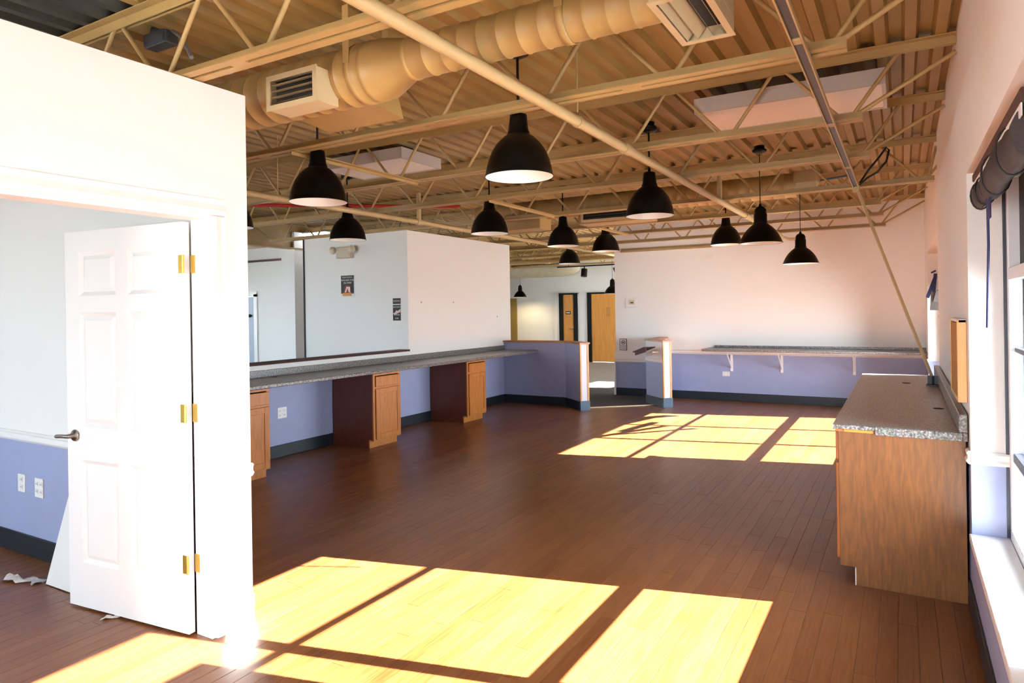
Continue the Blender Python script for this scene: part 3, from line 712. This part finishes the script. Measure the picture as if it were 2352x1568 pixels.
# raceway along the ceiling, dropping to the counter
rw = empty('cable_raceway', (-.37, 4, 2.69), 'cream metal raceway under the joists, sloping down to the right counter', 'raceway')
ch = [(-.025, 0), (.025, 0), (.025, .026), (.018, .026), (.018, .006), (-.018, .006), (-.018, .026), (-.025, .026)]
MB().ext([(a, -b) for a, b in ch][::-1], (-.37, -1.0, 2.722), (-.37, 7.22, 2.722), (1, 0, 0), (0, 0, 1)).build('channel', PIPE, rw)
MB().box(-.386, -.354, -1.0, 7.2, 2.706, 2.713).build('slot_shade', GREYBOX, rw)  # dark strip added to stand in for shade inside the open channel
for y in (1.2, 3.05, 4.6, 6.1): MB().cbox(-.388, -.352, y, y+.06, 2.698, 2.714, .002).build('channel_clip', PIPE, rw)
MB().cbox(-.40, -.34, 7.18, 7.27, 2.66, 2.728, .004).build('junction_elbow', PIPE, rw)
MB().bar((-.365, 7.24, 2.70), (.222, 7.36, .913), .036, .022).build('drop_pole', PIPE, rw)

# cables and boxes among the joists
jb = empty('junction_box', (-3.5, 2.35, 2.85), 'small dark grey electrical box under the deck at upper left', 'box')
def pt(px, py, y):
    X = (px-CX_)/F_; Y = -(py-CY_)/F_; u = cr*X+sr*Y; v = -sr*X+cr*Y
    r = right*u+fwd+up*v; s = y/r.y; return Vector((0, 0, EYE))+r*s
c0 = pt(370, 86, 2.28); jb.location = (c0.x, c0.y, c0.z-.06)
MB().cbox(c0.x-.10, c0.x+.10, c0.y-.04, c0.y+.04, c0.z-.055, c0.z+.055, .006).build('box_body', GREYBOX, jb); MB().cbox(c0.x-.09, c0.x+.09, c0.y-.048, c0.y-.04, c0.z-.045, c0.z+.045, .003).build('box_cover', GREYBOX, jb)
tag(MB().path([pt(300, 45, 2.18), pt(320, 55, 2.2), pt(342, 62, 2.24), c0+Vector((-.113, 0, .03))], .012, 8).build('conduit', GALV), 'shiny conduit running into the grey electrical box', 'conduit')
tag(MB().path([c0+Vector((.095, 0, .02)), pt(415, 85, 2.26), pt(430, 110, 2.22), pt(440, 132, 2.2)], .011, 8).build('flex_conduit', GALV), 'curved flexible conduit hanging right of the grey electrical box', 'conduit')
cab = [(-3.9, 8.55, 2.98), (-3.2, 8.52, 2.97), (-2.4, 8.5, 2.985), (-1.66, 8.5, 2.97), (-1.0, 8.5, 3.0), (-.45, 8.48, 3.04)]
tag(MB().path([Vector(p) for p in cab], .012, 6).build('cable_bundle', CABLE), 'blue grey cable bundle strung through the far joists', 'cable')
lp = [pt(1975, 420, 7.0), pt(1995, 390, 7.0), pt(2020, 360, 7.0), pt(2036, 338, 7.0), pt(2042, 345, 7.0), pt(2036, 370, 7.0), pt(2015, 395, 7.0), pt(1990, 410, 7.0), pt(1974, 425, 7.0)]
tag(MB().path(lp, .010, 6).build('cable_loop', CORD), 'loop of dark cable hanging beside the raceway at right', 'cable')

# ------------------------------------------------------------------ reception counter, left
def cabinet(y0, y1, label):
    c = empty('base_cabinet', (-5.6, (y0+y1)/2, 0), label, 'cabinet', 'reception base cabinets')
    MB().box(-5.965, -5.34, y0, y0+.018, .10, .865).box(-5.965, -5.40, y0, y0+.018, .001, .10).box(-5.965, -5.34, y1-.018, y1, .10, .865).box(-5.965, -5.40, y1-.018, y1, .001, .10).box(-5.965, -5.36, y0+.018, y1-.018, .10, .118).box(-5.965, -5.95, y0+.018, y1-.018, .118, .865).build('body', SIDE, c)
    MB().box(-5.34, -5.322, y0, y0+.035, .088, .865).box(-5.34, -5.322, y1-.035, y1, .088, .865).box(-5.34, -5.322, y0+.035, y1-.035, .845, .865).box(-5.34, -5.322, y0+.035, y1-.035, .690, .720).box(-5.34, -5.322, y0+.035, y1-.035, .088, .112).build('face_frame', HONEY, c)
    MB().cbox(-5.322, -5.304, y0+.035, y1-.014, .715, .835, .004).build('drawer', HONEY, c)
    a, b, z0, z1 = y0+.035, y1-.014, .102, .692; d = empty('door', Vector((-5.313, (a+b)/2, z0))-Vector(c.location)); d.parent = c
    mb = MB(); s = .06
    for q in ((a, a+s, z0, z1), (b-s, b, z0, z1), (a+s, b-s, z0, z0+s), (a+s, b-s, z1-s, z1)): mb.cbox(-5.322, -5.304, *q, .003)
    mb.build('door_frame', HONEY, d); MB().box(-5.320, -5.312, a+s, b-s, z0+s, z1-s).build('door_panel', HONEY, d)
    MB().box(-5.40, -5.385, y0+.0, y1, .001, .100).build('toe_kick', HONEY, c)
cabinet(4.00, 4.48, 'wooden drawer cabinet beside the office wall under the counter'); cabinet(5.965, 6.45, 'middle wooden drawer cabinet under the long counter'); cabinet(7.92, 8.405, 'farthest wooden drawer cabinet under the long counter')
ct = empty('reception_counter', (-5.65, 6.4, .866), 'long speckled granite look counter with backsplash along the reception wall', 'counter')
MB().cbox(-5.97, -5.31, 2.45, 10.045, .868, .906, .006).build('counter_top', GRAN, ct)
MB().cbox(-5.975, -5.952, 2.45, 10.045, .906, .982, .003).build('backsplash', GRAN, ct)
for y in (5.0, 7.15, 9.2):
    o = MB().lathe([(.0, 0), (.028, 0), (.030, .003), (.022, .005), (0, .005)], (-5.86, y, .906), 'z', 16).build('grommet', NICKEL, ct)
tag(MB().tube((-5.965, 9.05, .12), (-5.965, 9.05, .866), .007, 6).build('cable_cover', TRIM), 'thin white cable cover on lavender wall beyond the last cabinet', 'cable cover')

def outlet(c, u, n, label, w=.072, h=.118, dbl=False, group='wall outlets'):
    c, u, n = map(Vector, (c, u, n)); o = empty('wall_outlet', c-Vector((0, 0, h/2)), label, 'outlet', group); z = Vector((0, 0, 1))
    def pl(nm, uc, zc, wu, hz, t0, t1, m):
        a = c+u*uc+z*zc; vs = [a+u*p+z*q+n*r for r in (t0, t1) for q in (-hz/2, hz/2) for p in (-wu/2, wu/2)]
        MB().add(vs, [(0, 2, 3, 1), (4, 5, 7, 6), (0, 1, 5, 4), (2, 6, 7, 3), (0, 4, 6, 2), (1, 3, 7, 5)]).build(nm, m, o)
    pl('plate', 0, 0, w, h, .0, .006, PLASTIC)
    for uc in ((-w/4, w/4) if dbl else (0,)):
        for zc in (-.025, .025):
            pl('receptacle', uc, zc, .032, .028, .006, .009, PLASTIC); pl('slot', uc-.006, zc, .003, .010, .009, .0096, INK); pl('slot', uc+.006, zc, .003, .010, .009, .0096, INK)
outlet((-5.98, 5.203, .487), (0, 1, 0), (1, 0, 0), 'white double outlet on lavender wall under the counter', .125, .12, True)
outlet((-5.15, 2.27, .475), (1, 0, 0), (0, -1, 0), 'left one of the two white outlets inside the office', .095, .118)
outlet((-4.92, 2.27, .468), (1, 0, 0), (0, -1, 0), 'white outlet inside the office, next to the leaning panel', .105, .125, True)
outlet((-2.594, YF, .452), (1, 0, 0), (0, -1, 0), 'white outlet on the far wall below the shelf bracket', .118, .075, True)

# ------------------------------------------------------------------ things on the reception and poster walls
def poster(x0, x1, z0, z1, label):
    p = empty('poster', ((x0+x1)/2, 7.45, z0), label, 'poster')
    MB().box(x0, x1, 7.446, 7.4495, z0, z1).build('sheet', PAPER, p); return p
def patch(p, nm, pts, m, y=7.4455): MB().add([(x, y, z) for x, z in pts]+[(x, y-.0006, z) for x, z in pts], [list(range(len(pts))), [len(pts)+i for i in range(len(pts))][::-1]]+[[i, (i+1) % len(pts), len(pts)+(i+1) % len(pts), len(pts)+i] for i in range(len(pts))]).build(nm, m, p)
p1 = poster(-7.245, -6.975, 1.815, 2.145, 'dark poster about cell phones on the grey wall')
patch(p1, 'dark_field', [(-7.238, 1.87), (-6.985, 1.87), (-6.985, 2.138), (-7.238, 2.138)], INK)
for z, s in ((2.108, 'PLEASE REFRAIN'), (2.068, 'FROM USING YOUR'), (2.028, 'CELL PHONE')): text('lettering', s, .034, (-7.11, 7.4445, z), 0, PAPER, p1, .82)
patch(p1, 'picture_red', [(-7.18, 1.90), (-7.04, 1.90), (-7.05, 1.99), (-7.11, 2.005), (-7.17, 1.985)], PRED, 7.4447); patch(p1, 'picture_phone', [(-7.17, 1.885), (-7.135, 1.89), (-7.11, 1.95), (-7.085, 1.89), (-7.055, 1.89), (-7.06, 1.97), (-7.13, 1.975)], PPK, 7.4438); patch(p1, 'picture_table', [(-7.21, 1.835), (-7.03, 1.835), (-7.03, 1.885), (-7.21, 1.88)], POR, 7.4438)
p2 = poster(-6.255, -6.105, 1.695, 1.785, 'small reception sign at the corner of the grey wall')
patch(p2, 'dark_field', [(-6.25, 1.70), (-6.11, 1.70), (-6.11, 1.78), (-6.25, 1.78)], INK); text('lettering', 'RECEPTION', .036, (-6.18, 7.4445, 1.74), 0, PPK, p2, .62)
p3 = poster(-6.255, -6.105, 1.46, 1.69, 'dark picture poster under the reception sign')
patch(p3, 'dark_field', [(-6.25, 1.465), (-6.11, 1.465), (-6.11, 1.685), (-6.25, 1.685)], INK)
patch(p3, 'picture_light', [(-6.25, 1.565), (-6.21, 1.58), (-6.19, 1.61), (-6.16, 1.60), (-6.115, 1.63), (-6.112, 1.585), (-6.17, 1.565), (-6.22, 1.545)], PPK, 7.4447)
for z, s in ((1.655, 'DIGITAL PHOTOS'), (1.545, 'ON THE LINE'), (1.495, 'OF VIEW')): text('lettering', s, .026, (-6.18, 7.4442, z), 0, PAPER, p3, .62)
em = empty('emergency_light', (-7.15, 7.42, 2.39), 'beige twin head emergency light high on the grey wall', 'emergency light')
EMB = mat('beige_plastic', lin(206, 190, 166), .5)
MB().cbox(-7.27, -6.99, 7.37, 7.449, 2.39, 2.56, .012).build('housing', EMB, em)
for x in (-7.33, -6.95): MB().lathe([(0, -.045), (.045, -.045), (.055, -.03), (.055, .0), (.03, .03), (0, .03)], (x, 7.39, 2.515), 'y', 16).build('lamp_head', EMB, em); 
for x in (-5.979,):
    for i, (y, z) in enumerate(((7.75, 1.72), (8.55, 1.72), (9.85, 1.48))): MB().tube((x, y, z), (x+.004, y, z), .012, 8).build('screw_hole', GALV, bpy.data.objects['wall_reception_tall'])

# far wall: shelf, thermostat, alarm, sign
sh = empty('wall_shelf', (-1.2, 11.4, .86), 'granite look wall shelf with backsplash along the far wall', 'shelf')
MB().cbox(-2.86, XR-.002, 11.14, YF-.001, .862, .898, .004).build('shelf_top', GRAN, sh); MB().cbox(-2.78, XR-.002, YF-.022, YF-.001, .898, .935, .003).build('backsplash', GRAN, sh)
for x in (-2.50, -1.71, -.66):
    b = empty('bracket', Vector((x, YF-.1, .5))-Vector(sh.location)); b.parent = sh
    MB().box(x-.02, x+.02, YF-.012, YF-.001, .50, .862).build('upright', TRIM, b); MB().box(x-.02, x+.02, 11.25, YF-.012, .850, .862).build('arm', TRIM, b); MB().bar((x, YF-.01, .56), (x, 11.30, .852), .012, .025).build('brace', TRIM, b)
tag(MB().cbox(-4.345, -4.13, YF-.03, YF-.001, 1.60, 1.77, .008).build('thermostat_plate', PLASTIC), 'white thermostat on the left end of the far wall', 'thermostat')
th = bpy.data.objects['thermostat_plate']; th.name = 'thermostat'
MB().cbox(-4.29, -4.18, YF-.045, YF-.03, 1.655, 1.735, .004).build('cover', EMB, th); MB().box(-4.255, -4.20, YF-.047, YF-.045, 1.675, 1.695).build('display', INK, th)
tag(MB().cbox(-2.90, -2.78, YF-.012, YF-.001, 2.41, 2.49, .003).build('blank_plate', PLASTIC), 'small blank white plate high on the far wall', 'wall plate')
sg = empty('notice_sign', (-4.415, YF, .82), 'small white notice with round black symbol on far wall', 'sign')
MB().box(-4.485, -4.350, YF-.006, YF-.001, .82, 1.03).build('sheet', INK, sg); MB().box(-4.475, -4.360, YF-.0075, YF-.006, .83, 1.02).build('paper', PAPER, sg)
MB().lathe([(.030, -.001), (.040, -.001), (.040, 0), (.030, 0), (.030, -.001)], (-4.4175, YF-.0076, .965), 'y', 24).build('round_symbol', INK, sg); MB().bar((-4.44, YF-.0085, .945), (-4.395, YF-.0085, .985), .001, .012, hint=(0, 1, 0)).build('symbol_bar', INK, sg)
MB().box(-4.432, -4.405, YF-.009, YF-.0078, .952, .978).build('symbol_mark', INK, sg)
for z in (.905, .885, .865, .848): MB().box(-4.465, -4.37, YF-.0085, YF-.0076, z, z+.006).build('text_line', INK, sg)

# ------------------------------------------------------------------ right base cabinet with counter
rc = empty('base_cabinet', (0, 5.9, 0), 'oak veneer base cabinet with end panel, along the right wall', 'cabinet')
mb = MB(); poly = [(-.328, .104), (-.328, .868), (.276, .868), (.276, .001), (-.248, .001), (-.248, .104)]
def yz_panel(y0, y1):
    n = len(poly); vs = [(x, y0, z) for x, z in poly]+[(x, y1, z) for x, z in poly]
    return MB().add(vs, [list(range(n)), [n+i for i in range(n)][::-1]]+[[i, n+i, n+(i+1) % n, (i+1) % n] for i in range(n)])
yz_panel(4.280, 4.298).build('end_panel', OAK, rc); yz_panel(7.482, 7.50).build('end_panel', OAK, rc)
MB().box(-.326, .27, 4.298, 7.482, .104, .122).box(-.248, -.236, 4.298, 7.482, .001, .104).box(.262, .274, 4.298, 7.482, .122, .868).build('carcass', SIDE, rc)
MB().box(-.254, -.2485, 4.282, 7.482, .001, .100).build('toe_kick', PAPER, rc)
ys = [4.30, 5.36, 6.42, 7.48]
for i in range(3):
    for j in range(2):
        a = ys[i]+j*.53+.006; b = a+.518
        MB().cbox(-.346, -.328, a, b, .70, .862, .004).build('drawer', HONEY, rc)
        d = MB().cbox(-.346, -.328, a, b, .135, .685, .004).build('door', HONEY, rc)
    MB().box(-.329, -.31, ys[i], ys[i]+1.06, .685, .70).build('frame_rail', HONEY, rc)
cr2 = empty('side_counter', (0, 5.9, .868), 'speckled counter with backsplash on the right base cabinet', 'counter')
MB().cbox(-.357, .262, 4.262, 7.53, .884, .908, .003).build('counter_top', GRAN, cr2)
MB().cbox(-.144, .262, 4.256, 4.2755, .862, .906, .003).build('edge_strip', GRAN, cr2); MB().cbox(-.30, -.150, 4.266, 4.2755, .868, .884, .002).build('bare_edge', POR, cr2)
MB().box(-.345, .262, 4.28, 7.51, .868, .884).build('substrate', HONEY, cr2)
MB().cbox(.245, .284, 4.256, 7.53, .908, 1.006, .004).build('backsplash', GRAN, cr2); MB().cbox(.262, .284, 4.256, 4.276, .862, .908, .003).build('edge_strip', GRAN, cr2)
MB().cbox(-.3575, -.3555, 4.262, 7.53, .870, .906, .0005).build('front_edge', PAPER, cr2)
for x, y in ((.017, 6.72), (.19, 5.17)): MB().lathe([(0, 0), (.03, 0), (.032, .002), (.026, .003), (0, .001)], (x, y, .908), 'z', 18).build('grommet', INK, cr2)
bk = empty('metal_bracket', (.20, 6.62, .909), 'small steel bracket standing on the far end of the right counter', 'bracket')
MB().box(.16, .243, 6.58, 6.66, .909, .914).build('foot', GREYBOX, bk); MB().box(.17, .243, 6.655, 6.66, .914, .985).build('upright', GREYBOX, bk); MB().tube((.205, 6.60, .914), (.205, 6.60, .985), .008, 8).build('bolt', INK, bk)
cb = empty('pin_board', (.27, 4.6, 1.08), 'shallow framed cork board on the right wall above the counter', 'board')
y0, y1, z0, z1 = 4.305, 4.93, 1.06, 1.50
MB().box(.250, .288, y0+.02, y1-.02, z0+.02, z1-.02).build('cork', CORK, cb)
PALEW = wood('pale_pine', lin(226, 178, 112), lin(240, 200, 140), .5)
for q in ((y0, y0+.022, z0, z1), (y1-.022, y1, z0, z1), (y0+.022, y1-.022, z0, z0+.022)): MB().cbox(.246, .2885, *q, .002).build('frame_side', PALEW, cb)
MB().cbox(.252, .288, y0, y1, z1-.016, z1+.002, .002).build('top_ledge', TRIM, cb)

# blinds
def blind_roll(y0, y1, x, z, r, parent, sag=0):
    n = 14; mb = MB(); pts = []
    for i in range(n+1):
        t = i/n; pts.append((x+.006*math.sin(t*9), y0+(y1-y0)*t, z-sag*math.sin(math.pi*t)*.6-sag*(1-t)*.6))
    vs = []; fs = []; m = 14
    for i, p in enumerate(pts):
        rr = r*(1+.06*math.sin(i*2.1))
        for k in range(m):
            a = 2*math.pi*k/m; vs.append((p[0]+math.cos(a)*rr*.55, p[1], p[2]+math.sin(a)*rr))
    for i in range(n):
        for k in range(m): fs.append((i*m+k, i*m+(k+1) % m, (i+1)*m+(k+1) % m, (i+1)*m+k))
    mb.add(vs, fs, 0, True); mb.add(vs[:m], [list(range(m))[::-1]]); mb.add(vs[-m:], [list(range(m))])
    return mb.build('rolled_blind', BAMBOO, parent)
b1 = empty('bamboo_blind', (.34, 3.6, 2.0), 'dark bamboo blind rolled up at the head of the near window', 'blind')
MB().cbox(.315, .365, 2.55, 4.23, 2.205, 2.240, .003).build('head_rail', CAPD, b1)
MB().box(.322, .326, 2.6, 4.20, 2.165, 2.205).build('valance_strip', PAPER, b1)
blind_roll(3.75, 4.22, .340, 2.135, .062, b1, .02); blind_roll(2.65, 3.72, .345, 2.125, .080, b1, .0)
for y, r_, zc in ((4.10, .068, 2.125), (3.88, .068, 2.120), (3.45, .087, 2.125), (2.95, .087, 2.125)):
    MB().path([(.343+math.cos(a*math.pi/8)*(r_*.55+.005), y, zc+math.sin(a*math.pi/8)*(r_+.003)) for a in range(17)], .004, 5).build('tie_cord', INK, b1)
MB().path([(.335, 3.72, 2.14), (.342, 3.78, 1.85), (.350, 3.98, 1.47)], .006, 6).build('pull_cord', NAVY, b1)
MB().box(.334, .338, 3.60, 3.70, 1.96, 2.08).build('hanging_tail', NAVY, b1)
b2 = empty('broken_blind', (.33, 10.2, 1.2), 'broken dark blind hanging crooked in the far window', 'blind')
MB().bar((.288, 10.79, 1.665), (.385, 10.79, 1.95), .042, .012, hint=(0, 1, 0)).build('fallen_slat', NAVY, b2); MB().bar((.355, 10.77, 1.665), (.385, 10.77, 1.99), .040, .012, hint=(0, 1, 0)).build('fallen_slat', NAVY, b2)
MB().bar((.335, 10.78, 2.00), (.390, 10.78, 2.03), .022, .012, hint=(0, 1, 0)).build('fallen_slat', NAVY, b2)
for i, (ya, za, yb, zb, w) in enumerate(((8.35, 1.74, 9.7, 1.42, .10), (8.7, 1.70, 9.55, 1.24, .09), (9.35, 1.74, 10.45, 1.60, .16), (10.1, 1.74, 10.62, 1.50, .22), (9.1, 1.60, 9.95, 1.52, .12))):
    MB().bar((.42, ya, za), (.42, yb, zb), .006, w, hint=(1, 0, 0)).xf(Matrix.Identity(4)).build('shadow_slat', BAMBOO, b2)  # extra slats added to cast the ragged shadow on the floor
wb = empty('shadow_board', (.40, 1.8, .41), 'unseen pale board added in the near window to cast a floor shadow', 'board')  # out of view, added to block sun from part of the near patch
MB().cbox(.40, .42, 1.55, 2.735, .41, 1.43, .003).build('board', PAPER, wb); MB().box(.38, .40, 1.6, 1.65, .41, 1.3).build('stay', PALEW, wb)

# office things
MBp = MB(); A = Vector((-4.42, 2.075, .004)); Bv = Vector((-3.25, 2.085, .004)); T2 = Vector((-4.30, 2.225, .80)); T3 = Vector((-3.25, 2.245, 1.25))
vs = [A, Bv, T3, T2]; n = (Bv-A).cross(T2-A).normalized()*.012; vs = vs+[v+n for v in vs]
tag(MBp.add(vs, [(0, 3, 2, 1), (4, 5, 6, 7), (0, 1, 5, 4), (1, 2, 6, 5), (2, 3, 7, 6), (3, 0, 4, 7)]).build('leaning_panel', TRIM), 'white panel leaning on the office wall behind the open door', 'panel')
def scrap(c, sx, sy, h, label):
    random.seed(int(abs(c[0])*1000)); n = 9; m = 5; vs = []; fs = []
    for i in range(n):
        for j in range(m):
            t = i/(n-1)-.5; q = j/(m-1)-.5
            vs.append((c[0]+t*sx, c[1]+q*sy*(1+.4*math.sin(i*1.9))+math.sin(t*5)*sy*.5, .001+abs(random.gauss(0, h))*(1-abs(q))))
    for i in range(n-1):
        for j in range(m-1): a = i*m+j; fs.append((a, a+m, a+m+1, a+1))
    b = len(vs); vs2 = vs+[(x, y, max(.0004, z-.0009)) for x, y, z in vs]
    tag(MB().add(vs2, fs+[tuple(b+i for i in f[::-1]) for f in fs], 0, True).build('plastic_scrap', FILM), label, 'scrap', 'plastic scraps on the office floor')
scrap((-4.60, 2.03), .26, .07, .020, 'crumpled strip of clear plastic on the office floor by the leaning panel'); scrap((-3.62, 2.01), .06, .05, .014, 'tiny plastic scrap under the open office door')

# ------------------------------------------------------------------ back hall
def hall_door(name, x0, x1, label, z1=2.02):
    d = empty(name, ((x0+x1)/2, 18.66, 0), label, None, None, 'structure')
    for q in ((x0-.13, x0, .0, z1+.05), (x1, x1+.13, .0, z1+.05), (x0, x1, z1, z1+.05)): MB().box(q[0], q[1], 18.60, 18.699, q[2]+.001, q[3]).build('door_frame', DOORK, d)
    MB().box(x0, x1, 18.63, 18.66, .02, z1).build('door_leaf', OAKD, d)
    return d
dA = hall_door('door_2', -8.95, -8.60, 'narrow honey oak door in the back hall with small black sign')
dB = hall_door('door_3', -8.02, -7.05, 'wide honey oak door in the back hall beside far wall')
MB().box(-8.87, -8.70, 18.622, 18.63, 1.43, 1.52).build('name_plate', INK, dA); MB().box(-8.85, -8.72, 18.619, 18.622, 1.46, 1.49).build('plate_lettering', PAPER, dA)
MB().tube((-8.64, 18.63, .98), (-8.64, 18.56, .98), .02, 8).tube((-8.64, 18.565, .98), (-8.74, 18.565, .98), .012, 8).build('lever_handle', NICKEL, dA); MB().tube((-7.13, 18.63, .98), (-7.13, 18.56, .98), .02, 8).build('lever_handle', NICKEL, dB)
MB().box(-7.55, -7.42, 18.626, 18.63, 1.35, 1.62).build('faded_patch', CORK, dB)
for x0, x1 in ((-9.24, -9.08), (-8.47, -8.15)): struct(MB().box(x0, x1, 18.64, 18.699, .001, 2.05).build('trim_hall_panel', TRIM))
struct(MB().box(-10.95, -10.6, 18.66, 18.699, .001, 1.95).build('door_4', mat('olive_gold_door', lin(150, 124, 56), .5)))
tr = empty('track_light', (-6.2, 14.9, 2.45), 'black track light heads hanging in the back hall', 'track light')
MB().box(-7.3, -5.3, 14.88, 14.92, 2.60, 2.63).build('track', BLACK, tr)
for x, t in ((-6.58, 0), (-5.78, .35)): MB().tube((x, 14.9, 2.60), (x, 14.9, 2.52), .012, 6).build('stem', BLACK, tr); MB().tube((x, 14.9, 2.54), (x+t*.25, 14.86, 2.36), .075, 12).build('lamp_head', BLACK, tr)
for x in (-7.0, -5.6): MB().tube((x, 14.9, 2.63), (x, 14.9, ZD-.002), .006, 6).build('hanger', BLACK, tr)
sl = empty('strip_light', (-9.35, 8.8, 2.93), 'glowing strip light above the poster wall in the side office', 'ceiling light')
LIT = bpy.data.materials.new('lit_tube'); LIT.use_nodes = True; LIT.node_tree.nodes['Principled BSDF'].inputs['Emission Color'].default_value = (.85, .92, 1, 1); LIT.node_tree.nodes['Principled BSDF'].inputs['Emission Strength'].default_value = 9
q0 = pt(700, 544, 8.62); q1 = pt(752, 541, 8.62)
MB().cbox(q0.x, q1.x, 8.56, 8.68, q0.z-.01, q0.z+.05, .005).build('tube_cover', LIT, sl); MB().box(q0.x-.02, q1.x+.02, 8.54, 8.70, q0.z+.05, q0.z+.07).build('housing', FIXM, sl)
MB().tube((q0.x+.05, 8.62, q0.z+.07), (q0.x+.05, 8.62, ZD-.002), .005, 6).build('hanger', GALV, sl); MB().tube((q1.x-.05, 8.62, q0.z+.07), (q1.x-.05, 8.62, ZD-.002), .005, 6).build('hanger', GALV, sl)
# side office door behind the reception
sdr = empty('door_5', (-12.2, 9.55, 0), 'pale grey blue door in the side office wall', None, None, 'structure')
MB().box(-12.86, -11.70, 9.52, 9.56, .01, 1.95).build('door_leaf', GREYDOOR, sdr); MB().lathe([(0, -.05), (.03, -.05), (.036, -.03), (.03, 0), (0, 0)], (-11.84, 9.52, 1.55), 'y', 12).build('door_viewer', INK, sdr)
for q in ((-11.70, -11.60, 0, 2.0), (-12.95, -12.86, 0, 2.0), (-12.95, -11.60, 1.95, 2.06)): MB().box(q[0], q[1], 9.48, 9.5, q[2]+.001, q[3]).build('casing', TRIM, sdr)
struct(MB().box(-8.028, -8.0, 7.44, 7.57, .001, 2.73).build('trim_side_edge', DOORK))
tag(MB().box(-13.0, -10.75, 9.42, 9.47, 2.66, 2.70).build('curtain_rail', CAPD), 'dark rail high on the side office wall', 'rail')
